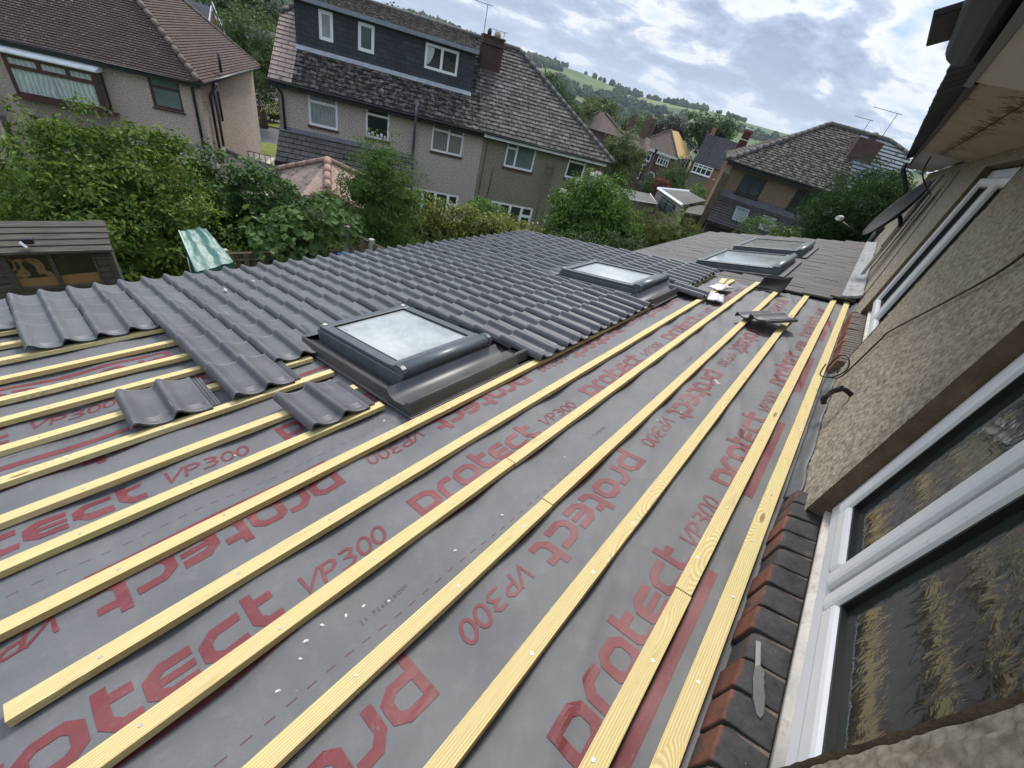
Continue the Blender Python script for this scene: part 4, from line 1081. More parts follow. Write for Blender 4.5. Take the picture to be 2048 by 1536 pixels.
m = MB(); m.tube([(1.72,-.06,E1-.12),(1.60,-.06,E1-.3),(1.60,-.06,G1)], .055, 8); m.tube([(2.3,.9,.8),(1.95,.9,.3),(1.95,.9,G1)], .055, 8); m.tube([(1.91,2.3,.3),(1.91,2.3,-.9)], .05, 8); m.tube([(1.95,1.6,.8),(1.95,1.6,G1)], .06, 8)
m.build('drainpipe', M_BLK, h1)

# the semi-detached pair with a slate-hung dormer
h2 = house_at('semi_detached_house', 16.049, 15.813, -37, 'pebbledashed semi-detached pair with a dark slate-hung dormer across its mossy roof')
M_H2W = m_dash('grey_pink_dash', (.50,.435,.385), (.19,.16,.14), 22, .6, .25)
M_H2W2 = m_dash('olive_dash', (.28,.25,.185), (.10,.087,.066), 20, .6, .5, (.13,.115,.085))
M_RMOSS = m_rooftile('mossy_tile', (.105,.093,.08), (.20,.18,.16), .31, .25, None, (.020,.019,.016), 1.0, .72, mscale=4.2)
M_RGREY = m_rooftile('mottled_grey_tile', (.085,.077,.067), (.20,.185,.165), .31, .25, (.26,.25,.225), (.030,.028,.024), 1.0, .42, mscale=5.5)
M_RPINK = m_rooftile('pinkish_tile', (.31,.235,.195), (.37,.285,.24), .46, .25, None, (.05,.042,.036), .8, .02)
M_SLATE = m_rooftile('hung_slate', (.046,.050,.058), (.064,.068,.077), .40, .17, (.11,.12,.13), None, .6, ms=.006)
G2 = -3.5
O2 = [(-7.44,-6.28,.47,1.68), (-5.13,-4.13,.50,1.74), (-2.24,-.78,.54,1.74)]; O2b = [(1.33,2.83,.57,1.80), (4.59,5.58,.70,1.83)]
D1 = (-2.95,-.60,-3.45,-1.20); D2 = (1.08,3.42,-3.45,-1.10)
m = MB(); facade(m, -8.52, .13, G2, 1.80, O2+[D1]); m.poly([(-8.52,8.6,G2),(-8.52,0,G2),(-8.52,0,1.8),(-8.52,2.8,3.75),(-8.52,6.4,3.75),(-8.52,8.6,1.8)])
m.build('wall', M_H2W, h2)
m = MB(); facade(m, .1301, 6.35, G2, 1.80, O2b+[D2]); m.poly([(6.35,0,G2),(6.35,9,G2),(6.35,9,1.8),(6.35,0,1.8)]); m.build('wall', M_H2W2, h2)
MB().box(-8.56,-8.522,-.03,.5,G2,1.7).build('brick_corner', m_brickwall('corner_brick', (.20,.085,.06), (.28,.13,.095), (.35,.32,.28)), h2)
ez = 1.84; tn = .671
front = [(-8.80,-.32,ez), (6.95,-.32,ez), (2.0,4.62,ez+4.94*tn), (-6.95,4.62,ez+4.94*tn), (-8.80,2.72,ez+3.04*tn)]
RFM = MB()
for poly, mi in ((clip(front, -7.95, -1), 0), (clip(clip(front, -7.95, 1), -.12, -1), 1), (clip(front, -.12, 1), 2)): RFM.coursed(poly, .25, .03, mi)
RFM.slab([(6.95,-.32,ez),(6.95,9.5,ez),(2.0,4.62,ez+4.94*tn)], .07, 2); RFM.slab([(6.95,9.5,ez),(-8.8,9.5,ez),(-8.8,6.5,ez+3.0*tn),(-6.95,4.62,ez+4.94*tn),(2.0,4.62,ez+4.94*tn)], .07, 2)
RFM.slab([(-8.8,2.72,ez+3.04*tn),(-6.95,4.62,ez+4.94*tn),(-8.8,6.5,ez+3.0*tn)], .07, 1)
ro2 = RFM.build('roof', [M_RPINK, M_RMOSS, M_RGREY], h2)
rd = MB(); ridge(rd, (6.9,-.28,ez+.06), (2.0,4.62,ez+4.94*tn+.05)); ridge(rd, (2.0,4.62,ez+4.94*tn+.05), (-6.95,4.62,ez+4.94*tn+.05)); ridge(rd, (-8.8,2.75,ez+3.04*tn+.06), (-6.95,4.62,ez+4.94*tn+.05))
rd.build('ridge_tiles', M_GREYR, ro2)
# dormer
DU0, DU1, DW, DB, DT = -8.0, -.58, 1.46, 2.96, 4.60
OD = [(-7.11,-6.56,3.45,4.42), (-5.59,-4.93,3.45,4.41), (-2.80,-1.32,3.49,4.40)]
dm = MB(); facade(dm, DU0, DU1, DB, DT, OD, DW, .1)
dm.poly([(DU0,DW,DB),(DU0,DW,DT),(DU0,4.4,DT+.2),(DU0,4.4,4.9)][::-1]); dm.poly([(DU1,DW,DB),(DU1,DW,DT),(DU1,4.4,DT+.2),(DU1,4.4,4.9)])
dor = dm.build('dormer', M_SLATE, h2)
MB().coursed([(DU0-.12,DW-.20,DT+.02),(DU1+.1,DW-.20,DT+.02),(DU1+.1,4.62,ez+4.94*tn+.06),(DU0-.12,4.62,ez+4.94*tn+.06)], .25, .03).build('dormer_roof', M_RMOSS, dor)
MB().box(DU0-.12, DU1+.1, DW-.235, DW-.202, DT-.09, DT+.06).build('dormer_fascia', M_LEADG, dor); MB().box(DU0-.1, DU1+.08, DW-.20, DW-.005, DT-.10, DT-.02).build('dormer_soffit', M_BLK, dor)
MB().slab([(DU0,DW-.22,DB-.02),(DU1,DW-.22,DB-.02),(DU1,DW-.004,DB+.12),(DU0,DW-.004,DB+.12)], .02).build('lead_apron', plain('lead_apron', (.30,.32,.335), .5, .35, 3), dor)
hwin(dor, *OD[0], DW, (), (), M_WF, M_CURT2, .12, None, d=.07); hwin(dor, *OD[1], DW, (), (), M_WF, M_GM, .12, None, d=.07); hwin(dor, *OD[2], DW, [-2.06], (), M_WF, M_GD, .10, None, d=.07)
MB().grid(lambda a, b: (-2.70+.28*(1-.75*b**2)*a+.02*math.sin(a*20), DW+.062, 4.28-.62*b), 16, 8).build('curtain', plain('white_lace', (.5,.52,.52), .8, .2, 20), dor)
# windows below
hwin(h2, *O2[0], 0, (), [(-9,0,1.36)], M_WF, M_CURT2, .085, .09, sillmat=M_SOLD, sd=.06)
kw = hwin(h2, *O2[1], 0, (), [(-9,0,1.40)], M_WF, M_GD, .08, .09, sillmat=M_SOLD, sd=.06)
for i, u in enumerate((-4.97,-4.83,-4.62,-4.45,-4.30)): MB().tube([(u,-.0,.585),(u,-.0,.62+.03*(i%2)),(u,0,.68+.07*(i%2))], [.04,.06,.05], 8).build('ornament', M_DIRTW, kw)
hwin(h2, *O2[2], 0, [-1.47], [(-9,-1.47,1.42),(-1.47,0,1.38)], M_WF, M_CURT3, .075, .09, sillmat=M_SOLD, sd=.06)
hwin(h2, *O2b[0], 0, [1.86], [(0,1.86,1.40)], M_WF, M_GT, .08, .09, sillmat=M_SOLD, sd=.06)
hwin(h2, *O2b[1], 0, (), [(0,9,1.46)], M_WF, M_GD, .085, .09, sillmat=M_SOLD, sd=.06)
hwin(h2, *D1, 0, [-2.40,-1.78,-1.14], [(-4,-2.40,-1.72),(-1.14,0,-1.72)], M_WF, M_GD, .12, None, 'french_window')
hwin(h2, *D2, 0, [1.55,2.15,2.80], [(0,1.55,-1.6),(2.80,9,-1.6)], M_WF, M_GD, .12, None, 'french_window')
# rainwater goods
gutter(h2, -8.85, .0, -.40, ez-.01, M_BLK, .085); MB().box(-8.8, .05, -.315, -.29, ez-.24, ez-.01).build('fascia', M_BLK, h2)
gutter(h2, .15, 6.9, -.39, ez-.01, M_BLK, .065); MB().box(.10, 6.5, -.33, -.30, ez-.20, ez-.06).build('fascia', M_DIRTW, h2)
MB().box(-8.5,6.5,-.29,-.005,ez-.25,ez-.22).build('soffit', M_BLK, h2)
m = MB(); m.tube([(-8.62,-.4,ez-.05),(-8.42,-.12,1.45),(-8.38,-.08,1.3),(-8.38,-.08,.1)], .05, 8); m.build('drainpipe', M_BLK, h2)
m = MB(); m.tube([(-3.03,-.42,2.38),(-3.03,-.42,1.55),(-3.03,-.16,1.2),(-3.03,-.10,-1.2)], .055, 8); m.tube([(-3.03,-.13,1.15),(-3.03,-.11,1.05)], .07, 8); m.tube([(-3.03,-.1,.55),(-3.03,-.1,.47)], .07, 8)
m.build('soil_pipe', plain('grey_blue_pipe', (.09,.09,.115), .45, .2, 6), h2)
MB().tube([(.35,-.02,1.6),(.32,-.02,-3)], .012, 5).tube([(.85,-.02,.4),(.8,-.02,-1.1)], .012, 5).build('wall_cable', M_BLK, h2)
# tiled lean-to at its left end
m = MB(); m.coursed([(-8.6,-1.35,-.92),(-2.95,-1.35,-.92),(-2.95,-.02,.12),(-8.6,-.02,.12)], .25, .03); pr = m.build('lean_to_roof', m_rooftile('lean_to_tile', (.085,.078,.07), (.12,.112,.10), .31, .25, (.2,.2,.18), (.03,.03,.025), .9, .1), h2)
MB().slab([(-8.6,-.16,.04),(-2.95,-.16,.04),(-2.95,-.01,.20),(-8.6,-.01,.20)], .02).build('lead_flashing', plain('dull_lead', (.105,.11,.12), .6, .3, 4), pr)
MB().box(-8.62,-2.95,-1.42,-1.352,-1.08,-.90).build('gutter', M_BLK, pr)
MB().box(-8.5,-3.0,-1.2,-.01,G2,-1.05).build('lean_to_wall', M_H2W, h2)
# chimney, pots and aerials
ch = MB(); ch.box(-.14,.86,2.95,3.85,3.4,5.28).box(-.20,.92,2.89,3.91,5.0,5.07).box(-.18,.90,2.91,3.89,5.2805,5.36)
cs = ch.build('chimney', m_brickwall('soot_red_brick', (.062,.032,.028), (.088,.044,.038), (.045,.038,.034)), h2, .012)
MB().slab([(-.22,2.80,3.52),(.94,2.80,3.52),(.94,2.945,3.76),(-.22,2.945,3.76)], .03).build('lead_flashing', M_LEADG, cs)
m = MB(); m.tube([(.55,3.4,5.36),(.55,3.4,5.58)], [.17,.14], 10); m.build('chimney_pot', plain('buff_pot', (.40,.29,.20), .8, .2, 8), cs); MB().tube([(.15,3.4,5.36),(.15,3.4,5.52),(.15,3.4,5.62)], [.10,.10,.05], 8).build('chimney_pot', M_BLK, cs)
M_AER = plain('aerial_metal', (.12,.12,.125), .5, .2, 20)
def aerial(par, p, hgt, d, L, nel, el=.45, r=.012, name='aerial'):
    d = Vector(d).normalized(); s = d.cross(Vector((0,0,1))).normalized(); p = Vector(p); q = p+Vector((0,0,hgt)); m = MB()
    m.tube([p, q], r*1.4, 6)
    m.tube([q - d*L*.15, q + d*L*.85], r, 5)
    for i in range(nel):
        c = q + d*L*(-.12+.95*i/(nel-1)); e = el*(1-.3*i/nel); m.tube([c - s*e/2, c + s*e/2], r*.6, 4)
    return m.build(name, M_AER, par)
aerial(cs, (-.20,2.85,4.4), 1.95, (-.9,-.2,.0), 1.5, 9, .4); aerial(cs, (.95,3.9,4.6), 1.05, (-.95,-.15,-.02), .9, 12, .35)

# ladder leaning on the wall of the pair
ld_ = MB(); A_, B_2 = (3.62,-.75,-2.9), (3.72,-.05,1.12)
for o_ in (-.17, .20): ld_.box(0,0,0,0,0,0) if False else ld_.tube([(A_[0]+o_,A_[1],A_[2]), (B_2[0]+o_,B_2[1],B_2[2])], .028, 6)
for i in range(15):
    f = (i+.5)/15; x = A_[0]+(B_2[0]-A_[0])*f; y = A_[1]+(B_2[1]-A_[1])*f; z = A_[2]+(B_2[2]-A_[2])*f; ld_.tube([(x-.17,y,z),(x+.2,y,z)], .016, 6)
lo_ = ld_.build('ladder', plain('weathered_ladder', (.10,.085,.075), .8, .3, 8)); lo_.matrix_world = h2.matrix_world.copy(); tag(lo_, 'weathered ladder leaning against the olive pebbledashed half of the pair', 'ladder')

# house with slate-clad lower storey, right of centre
h3 = house_at('house', 27.074, 7.556, -72, 'tan roughcast house with mottled hipped roof and tiled lean-to, right of centre')
M_H3W = m_dash('tan_dash', (.22,.165,.11), (.08,.06,.042), 20, .6, .4)
M_R3 = m_rooftile('lichen_tile', (.105,.088,.07), (.175,.155,.13), .30, .2, None, (.020,.019,.016), 1.0, .60, mscale=4.5)
M_R3N = m_rooftile('new_grey_tile', (.165,.175,.19), (.20,.21,.225), 3.0, .33, None, None, .9, ms=.03)
M_R3L = m_rooftile('lean_to_slate', (.060,.054,.050), (.082,.074,.068), 3.0, .15, None, None, 1.0, ms=.022)
EZ3 = 3.33; O3 = [(.92,2.17,2.0,2.97), (3.72,5.05,2.05,3.04)]
m = MB(); facade(m, .15, 8.3, -1.9, EZ3, O3, 0, .12); m.poly([(.15,9,-1.9),(.15,0,-1.9),(.15,0,EZ3),(.15,9,EZ3)]); m.build('wall', M_H3W, h3)
apx = 4.15; tz_ = 6.17
f3 = [(-.25,-.35,EZ3), (8.5,-.35,EZ3), (8.5,3.6,5.75), (7.3,4.25,6.17), (apx,4.25,tz_)]
RM = MB(); RM.coursed(clip(f3, 5.80, -1), .2, .022, 0); RM.coursed(clip(f3, 5.80, 1), .33, .04, 1)
RM.coursed([(-.25,9,EZ3),(-.25,-.35,EZ3),(apx,4.25,tz_)], .2, .022, 0); RM.slab([(8.5,9,EZ3),(-.25,9,EZ3),(apx,4.25,tz_),(7.3,4.25,tz_),(8.5,4.9,5.75)], .07, 0)
r3 = RM.build('roof', [M_R3, M_R3N], h3)
rd = MB(); ridge(rd, (-.2,-.3,EZ3+.05), (apx,4.25,tz_+.04)); ridge(rd, (apx,4.25,tz_+.04), (7.3,4.25,tz_+.04)); ridge(rd, (7.3,4.25,tz_+.04), (8.5,3.6,5.8)); rd.build('ridge_tiles', M_GREYR, r3)
gutter(h3, -.3, 6.2, -.42, EZ3, M_BLK, .07); MB().box(-.2, 6.4, -.36, -.335, EZ3-.22, EZ3-.01).build('fascia', M_BLK, h3)
MB().tube([(-.3,-.42,EZ3),(-.45,-.3,EZ3-.05),(-.5,-.25,EZ3+.45)], .05, 6).build('gutter_end', M_BLK, h3)
ch = MB(); ch.box(5.45,6.65,2.2,2.9,4.2,5.92); c3 = ch.build('chimney', m_brickwall('dark_chimney_brick', (.075,.042,.036), (.11,.06,.05), (.05,.04,.035)), h3, .01)
MB().slab([(5.36,1.98,4.40),(6.74,1.98,4.40),(6.74,2.195,4.66),(5.36,2.195,4.66)], .03).build('lead_flashing', plain('bright_lead', (.42,.44,.45), .5, .2, 4), c3)
m = MB(); m.tube([(6.1,2.6,5.92),(6.1,2.6,6.08)], .2, 10); m.tube([(6.1,2.6,6.08),(6.1,2.6,6.18),(6.1,2.6,6.28)], [.28,.26,.06], 12); m.build('chimney_pot', M_GREYR, c3)
aerial(c3, (5.55,2.85,5.8), .9, (-1,.2,0), .9, 6, .6); aerial(r3, (6.7,3.6,5.6), 1.7, (-1,.1,.02), 1.4, 8, .6)
w_ = hwin(h3, *O3[0], 0, [1.55], (), M_DF, m_glass('blue_black_glass', (.045,.055,.065), .08), .10, .10, sillmat=M_DF); 
w_ = hwin(h3, *O3[1], 0, [4.25,4.62], (), M_DF, M_GD, .08, .10, sillmat=M_DF); MB().grid(lambda a, b: (4.68+.30*a, .062+.01*math.sin(a*30), 2.05+.85*b), 20, 2).build('curtain', plain('sandy_curtain', (.20,.185,.12), .9, .3, 12), w_)
lt = [(.12,-1.6,.44),(8.3,-1.6,.44),(8.3,-.005,1.74),(.15,-.005,1.74)]
m = MB().coursed(lt, .185, .028); l3 = m.build('lean_to_roof', M_R3L, h3)
MB().slab([(.1,-.20,1.62),(8.3,-.20,1.62),(8.3,-.004,1.97),(.1,-.004,1.97)], .02).build('lead_flashing', plain('dark_lead', (.048,.050,.053), .6, .3, 4), l3)
nrm = Vector((0,-1.25,1.545)).normalized()
for u in (1.33, 2.80, 4.72):
    Mv = T(u, -.86, 1.05) @ Matrix.Rotation(math.atan2(1.30,1.595), 4, 'X')
    fm = MB(); fm.box(0,.72,-.48,-.42,.0,.10); fm.box(0,.72,.42,.48,.0,.10); fm.box(0,.06,-.4195,.4195,.0,.10); fm.box(.66,.72,-.4195,.4195,.0,.10); fm.xf(Mv)
    f_ = fm.build('skylight', M_LEADG, l3); MB().box(.0605,.6595,-.419,.419,.01,.085).xf(Mv).build('pane', m_glass('skylight_glass', (.085,.10,.10), .12), f_)
MB().box(.05,8.3,-1.70,-1.63,.30,.46).build('gutter', M_BLK, l3); MB().box(.3,8.2,-1.2,-.01,-1.9,.25).build('lean_to_wall', plain('black_stained_board', (.022,.020,.019), .8, .4, 6), h3)
MB().box(.35,.42,-1.32,-1.25,-1.9,.28).build('post', M_DF, h3)
MB().tube([(6.5,-.5,2.0),(6.5,-1.2,2.05)], .07, 6).build('boiler_flue', M_WF, h3)

# hipped garage with the little gable, below the pair
gr_ = house_at('garage', 8.65, 16.2, -30, 'pinkish hip-roofed outbuilding with a small gable in front of the pair', 'garage')
M_GAR = m_rooftile('pale_pink_tile', (.33,.225,.18), (.40,.285,.235), .33, .34, (.45,.4,.35), (.10,.08,.06), .7, .05, ms=.004)
M_GARD = m_rooftile('weathered_pink_tile', (.18,.14,.115), (.24,.19,.16), .33, .34, (.4,.36,.3), (.07,.06,.05), .7, .3, ms=.004)
m = MB(); z0_ = -1.05
m.slab([(-1.83,.87,-.70),(-.95,-1.6,-.82),(0,0,.17)], .06, 1); m.slab([(-.95,-1.6,-.82),(.0,-1.75,-.40),(0,0,.17)], .06, 0)
m.slab([(0,-1.75,-.40),(1.1,-1.6,-.95),(0,0,.17)], .06, 0); m.slab([(1.1,-1.6,-.95),(2.2,.9,-.75),(0,0,.17)], .06, 0); m.slab([(0,0,.17),(2.2,.9,-.75),(.2,2.6,-.85),(-1.83,.87,-.70)], .06, 1)
rg = m.build('roof', [M_GAR, M_GARD], gr_)
M_PR = plain('pink_ridge', (.27,.165,.13), .85, .25, 6)
rd = MB(); ridge(rd, (0,-1.75,-.36), (0,0,.22), .13); ridge(rd, (0,0,.22), (-1.83,.87,-.64), .09); ridge(rd, (0,0,.22), (2.2,.9,-.69), .09); ridge(rd, (-1.02,-1.72,-.92), (0,-1.78,-.36), .09); ridge(rd, (0,-1.78,-.36), (1.1,-1.7,-1.0), .09); rd.build('ridge_tiles', M_PR, rg)
MB().poly([(-.9,-1.62,-.90),(1.0,-1.62,-.95),(0,-1.70,-.42)]).build('gable', m_rooftile('hung_pink_tile', (.36,.25,.20), (.42,.31,.25), .5, .2, None, None, .9, ms=.02), gr_)
MB().box(-1.0,1.0,-1.3,.9,-4,z0_-.08).build('wall', M_H2W, gr_)
# dark hip roof between the two houses on the left
sh_ = house_at('outhouse', 5.2, 18.4, -36, 'dark hipped outhouse roof just beyond the hedge, by the pinkish house', 'outhouse')
m = MB(); m.slab([(-1.3,-.6,-.95),(.6,-.9,-.95),(.55,.9,-.30)], .06); m.slab([(.6,-.9,-.95),(3.0,1.0,-1.35),(.55,.9,-.30)], .06); m.slab([(-1.3,-.6,-.95),(.55,.9,-.30),(-1.4,2.6,-1.0)], .06); m.slab([(.55,.9,-.3),(3.0,1.0,-1.35),(2,3.5,-1.3),(-1.4,2.6,-1.0)], .06)
rs = m.build('roof', m_rooftile('dark_hip_tile', (.085,.072,.062), (.12,.102,.09), .3, .2, (.3,.27,.24), None, .8), sh_); rd = MB(); ridge(rd, (.6,-.9,-.92), (.55,.9,-.27), .08); ridge(rd, (.55,.9,-.27), (3.0,1.0,-1.32), .08); rd.build('ridge_tiles', M_CLAYR, rs)
MB().box(-1.0,2.2,-.3,2.4,-4.2,-1.3).build('wall', M_H1W, sh_)
# ------------------------------------------------------------------ ground, road, hill
def sm(a, b, x): t_ = np.clip((x-a)/(b-a), 0, 1); return t_*t_*(3-2*t_)
def ground(x, y):
    x = np.asarray(x, float); y = np.asarray(y, float)
    d = y + .35*np.maximum(x-6, 0); r = np.hypot(x, y-.4); az = np.degrees(np.arctan2(y-.4, x))
    g = -3.4*sm(5, 15, d) - .75*sm(20, 31, y)
    g = g - 3.4*sm(50, 85, r) - 24*sm(90, 330, r)
    hill = (62 + 5*np.sin(np.radians(az*9+20)) + 3*np.sin(np.radians(az*23)))*sm(380, 1150, r) 
    fwd = sm(120, 60, np.abs(az))
    return g + hill*fwd + .8*sm(100, 300, r)*vnoise(x/90, y/90, 9)*3
t = NT('grass_land'); v = t.co('Object')
n = t.noise(v, .35, 6, .7); far = t.n('ShaderNodeVectorMath', operation='LENGTH'); t.put(far.inputs[0], v)
near = t.ramp(n, [(.35, (.035,.060,.014)), (.65, (.085,.120,.028))])
fld = t.voro(v, .0065, 'F1', 'Color'); hs = t.n('ShaderNodeSeparateColor'); t.put(hs.inputs[0], fld)
fcol = t.ramp(hs.outputs[0], [(.1, (.045,.085,.030)), (.45, (.075,.125,.045)), (.7, (.095,.135,.050)), (.95, (.15,.165,.07))])
fcol = t.mix(t.ramp(t.noise(v, .02, 4), [(.4, 0), (.7, .4)]), fcol, (.07,.11,.035))
ff = t.math('MULTIPLY', t.math('SUBTRACT', far.outputs['Value'], 150), .01, True)
M_LAND = t.out(t.mix(ff, near, fcol), .95, None, .1)
rr_ = np.concatenate([np.linspace(.5, 60, 60), np.geomspace(62, 1500, 70), np.geomspace(1600, 5200, 10)]); aa = np.radians(np.linspace(-180, 180, 241))
AA, RR = np.meshgrid(aa, rr_); GXg, GYg = RR*np.cos(AA), RR*np.sin(AA)+.4
ix = np.arange(AA.size).reshape(AA.shape)
Fg = np.stack([ix[:-1,:-1], ix[1:,:-1], ix[1:,1:], ix[:-1,1:]], -1).reshape(-1, 4)
g_ = np_mesh('ground', np.stack([GXg, GYg, ground(GXg, GYg)], -1).reshape(-1, 3), Fg, M_LAND, None, smooth=True)
struct(g_, 'grassy ground falling away from the house to the valley and hill', 'ground')
def strip(name, o0, o1, z, mat, label, cat, l0=-25, l1=60, n=40):
    """level strip parallel to the street; o0..o1 = distance across it"""
    dx, dy = math.cos(rad(-36)), math.sin(rad(-36)); px, py = -dy, dx
    m = MB()
    def pt(u, w): return (13.2+dx*u+px*w, 35.0+dy*u+py*w)
    for i in range(n):
        a, b = l0+(l1-l0)*i/n, l0+(l1-l0)*(i+1)/n
        P_ = [pt(a, o0), pt(b, o0), pt(b, o1), pt(a, o1)]
        m.add([(p[0], p[1], z) for p in P_] + [(p[0], p[1], z-.6) for p in P_], [(0,1,2,3), (0,4,5,1), (2,6,7,3)])
    return struct(m.build(name, mat), label, cat)
M_ROAD = plain('asphalt', (.105,.103,.105), .9, .15, 2, .2, .2)
M_PAV = plain('paving', (.21,.195,.18), .9, .15, 2)
M_VERGE = plain('verge_grass', (.13,.155,.035), .95, .3, 5, .2, .4)
strip('verge', -3.2, -.02, -3.70, M_VERGE, 'grass verge on this side of the street, between the two houses', 'grass verge')
strip('road', -.02, 5.4, -3.76, M_ROAD, 'grey asphalt street glimpsed between the two houses', 'road')
strip('verge', 5.4, 7.2, -3.66, M_VERGE, 'grass verge under the street tree across the road', 'grass verge')
strip('pavement', 7.2, 9.0, -3.655, M_PAV, 'pavement across the road behind the street tree', 'pavement')
strip('pavement', -5.6, -3.2, -3.72, M_PAV, 'pavement this side of the street beside the railing', 'pavement')

# ------------------------------------------------------------------ foliage
def rvec(n, rng): 
    v_ = rng.normal(size=(n, 3)); return v_/np.linalg.norm(v_, axis=1)[:, None]
def leaf_cloud(name, blobs, n, size, mat, parent=None, seed=1, asp=.55, lump=.28, lf=3.0, up=.35, depth=.28, core=True, droop=0., tuft=26, tr=2.5):
    """blobs: (x,y,z, rx,ry,rz). leaves are small folded quads in an uneven shell"""
    rng = np.random.default_rng(seed)
    Bl = np.array(blobs, float); wgt = (Bl[:,3]*Bl[:,4]+Bl[:,4]*Bl[:,5]+Bl[:,3]*Bl[:,5]); wgt /= wgt.sum()
    bi = rng.choice(len(Bl), n, p=wgt); C_ = Bl[bi,:3]; R_ = Bl[bi,3:6]
    d = rvec(n, rng)
    lu = vnoise(d[:,0]*lf+seed*3.1+bi*7.3, d[:,1]*lf+d[:,2]*lf*1.7, seed) + .6*vnoise(d[:,0]*lf*2.3+bi, d[:,2]*lf*2.3+d[:,1]*3, seed+5)
    rad_ = (1+lump*lu)*(1-depth*rng.random(n)**1.6)
    P = C_ + d*R_*rad_[:,None]
    # leaves gather in tufts, bare between them, so the mass has lit tops and deep gaps
    if tuft:
        ct = size*tr; nc = max(1, n//tuft); k = rng.integers(0, nc, n); dc = d[:nc][k]
        e = rvec(n, rng); up_ = dc*.55 + np.array([0,0,.75]); dt = np.sum(e*up_, axis=1); e = np.where((dt < -.15)[:,None], -e, e)
        P = P[:nc][k] + e*ct*np.array([1.15,1.15,.8])*(rng.random(n)**.45)[:,None]; d = e*.8 + dc*.4
    nr = d + rvec(n, rng)*.8 + np.array([0,0,up]); nr /= np.linalg.norm(nr, axis=1)[:,None]
    a = np.cross(nr, rvec(n, rng)); a /= np.linalg.norm(a, axis=1)[:,None]; a[:,2] -= droop; a /= np.linalg.norm(a, axis=1)[:,None]
    b = np.cross(nr, a); b /= np.linalg.norm(b, axis=1)[:,None]
    L = size*(.6+.8*rng.random(n))[:,None]; Wd = L*asp
    V = np.stack([P, P + a*L*.5 - b*Wd*.5 + nr*L*.10, P + a*L, P + a*L*.5 + b*Wd*.5 + nr*L*.10], 1).reshape(-1, 3)
    F = np.arange(n*4).reshape(n, 4)
    if core:
        u_ = np.linspace(0, 2*PI, 13)[:-1]; w_ = np.linspace(.25, PI-.25, 6); Vs = []; Fs = []; o = len(V)
        for c in Bl:
            s0 = len(Vs)+o
            for w in w_:
                for u in u_: 
                    dd = np.array([math.sin(w)*math.cos(u), math.sin(w)*math.sin(u), math.cos(w)]); Vs.append(c[:3]+dd*c[3:6]*(.52+.08*math.sin(u*3+w*5)))
            for i in range(5):
                for j in range(12): k = (j+1) % 12; Fs.append((s0+i*12+j, s0+(i+1)*12+j, s0+(i+1)*12+k, s0+i*12+k))
        V = np.vstack([V, np.array(Vs)]); F = np.vstack([F, np.array(Fs)])
    return np_mesh(name, V, F, mat, parent)
def trunk(par, base, top, r, limbs=5, mat=None, seed=1, spread=.8, sub=True):
    rng = random.Random(seed); b, t_ = Vector(base), Vector(top); m = MB(); N = 6; H = (t_-b).length
    path = [b.lerp(t_, i/N) + Vector((rng.uniform(-1,1), rng.uniform(-1,1), 0))*r*.7*(i > 0) for i in range(N+1)]
    m.tube(path, [r*(1.25 if i == 0 else 1-.75*i/N) for i in range(N+1)], 8)
    for k in range(limbs):
        q = path[rng.randint(2, N-1)]; a = 2*PI*k/limbs + rng.random(); l = H*spread*rng.uniform(.35, .6)
        e = q + Vector((math.cos(a)*l, math.sin(a)*l, l*rng.uniform(.4, 1.1))); md = q.lerp(e, .5)+Vector((0,0,l*.08))
        m.tube([q, md, e], [r*.42, r*.28, r*.10], 6)
    return m.build('trunk', mat or M_BARK, par)
M_BARK = plain('bark', (.085,.065,.048), .95, .4, 14, .2, .6)
L_PRIV = m_leaf('privet_leaf', (0.037,0.076,0.011), (0.106,0.177,0.025), (0.227,0.299,0.052))
L_GOLD = m_leaf('gold_green_leaf', (.045,.095,.012), (.135,.205,.025), (.27,.32,.055))
L_IVY = m_leaf('ivy_leaf', (0.021,0.057,0.009), (0.060,0.129,0.020), (0.128,0.211,0.040))
L_ROW = m_leaf('rowan_leaf', (0.048,0.095,0.016), (0.106,0.177,0.029), (0.185,0.258,0.052))
L_FIG = m_leaf('fig_leaf', (0.043,0.095,0.021), (0.099,0.170,0.040), (0.170,0.245,0.069))
L_VAR = m_leaf('variegated_leaf', (0.064,0.095,0.016), (0.213,0.231,0.040), (0.540,0.490,0.138))
L_VARR = m_leaf('copper_tip_leaf', (0.071,0.102,0.023), (0.199,0.204,0.057), (0.426,0.286,0.127))
L_ELD = m_leaf('elder_leaf', (.040,.100,.012), (.115,.205,.026), (.21,.32,.055))
L_BERB = m_leaf('berberis_leaf', (0.064,0.098,0.014), (0.121,0.163,0.023), (0.227,0.116,0.034))
L_CON = m_leaf('conifer_spray', (0.014,0.038,0.010), (0.040,0.082,0.020), (0.071,0.122,0.032), .6)
L_TREE = m_leaf('dark_tree_leaf', (0.020,0.049,0.011), (0.054,0.098,0.023), (0.092,0.143,0.038))
L_TREE2 = m_leaf('mid_tree_leaf', (0.037,0.073,0.016), (0.088,0.133,0.032), (0.142,0.190,0.055))
L_TREE3 = m_leaf('pale_tree_leaf', (0.064,0.095,0.025), (0.128,0.163,0.046), (0.199,0.218,0.081))
L_PURP = m_leaf('copper_beech_leaf', (.018,.009,.012), (.035,.018,.022), (.05,.03,.03))
L_YEL = m_leaf('yellow_flower', (.20,.22,.02), (.42,.36,.02), (.55,.48,.03))
L_WHITE = m_leaf('cream_flower', (.55,.52,.38), (.68,.66,.52), (.75,.73,.62), trans=.1)
L_RED = m_leaf('red_leaf', (.10,.022,.016), (.19,.05,.035), (.26,.09,.06))
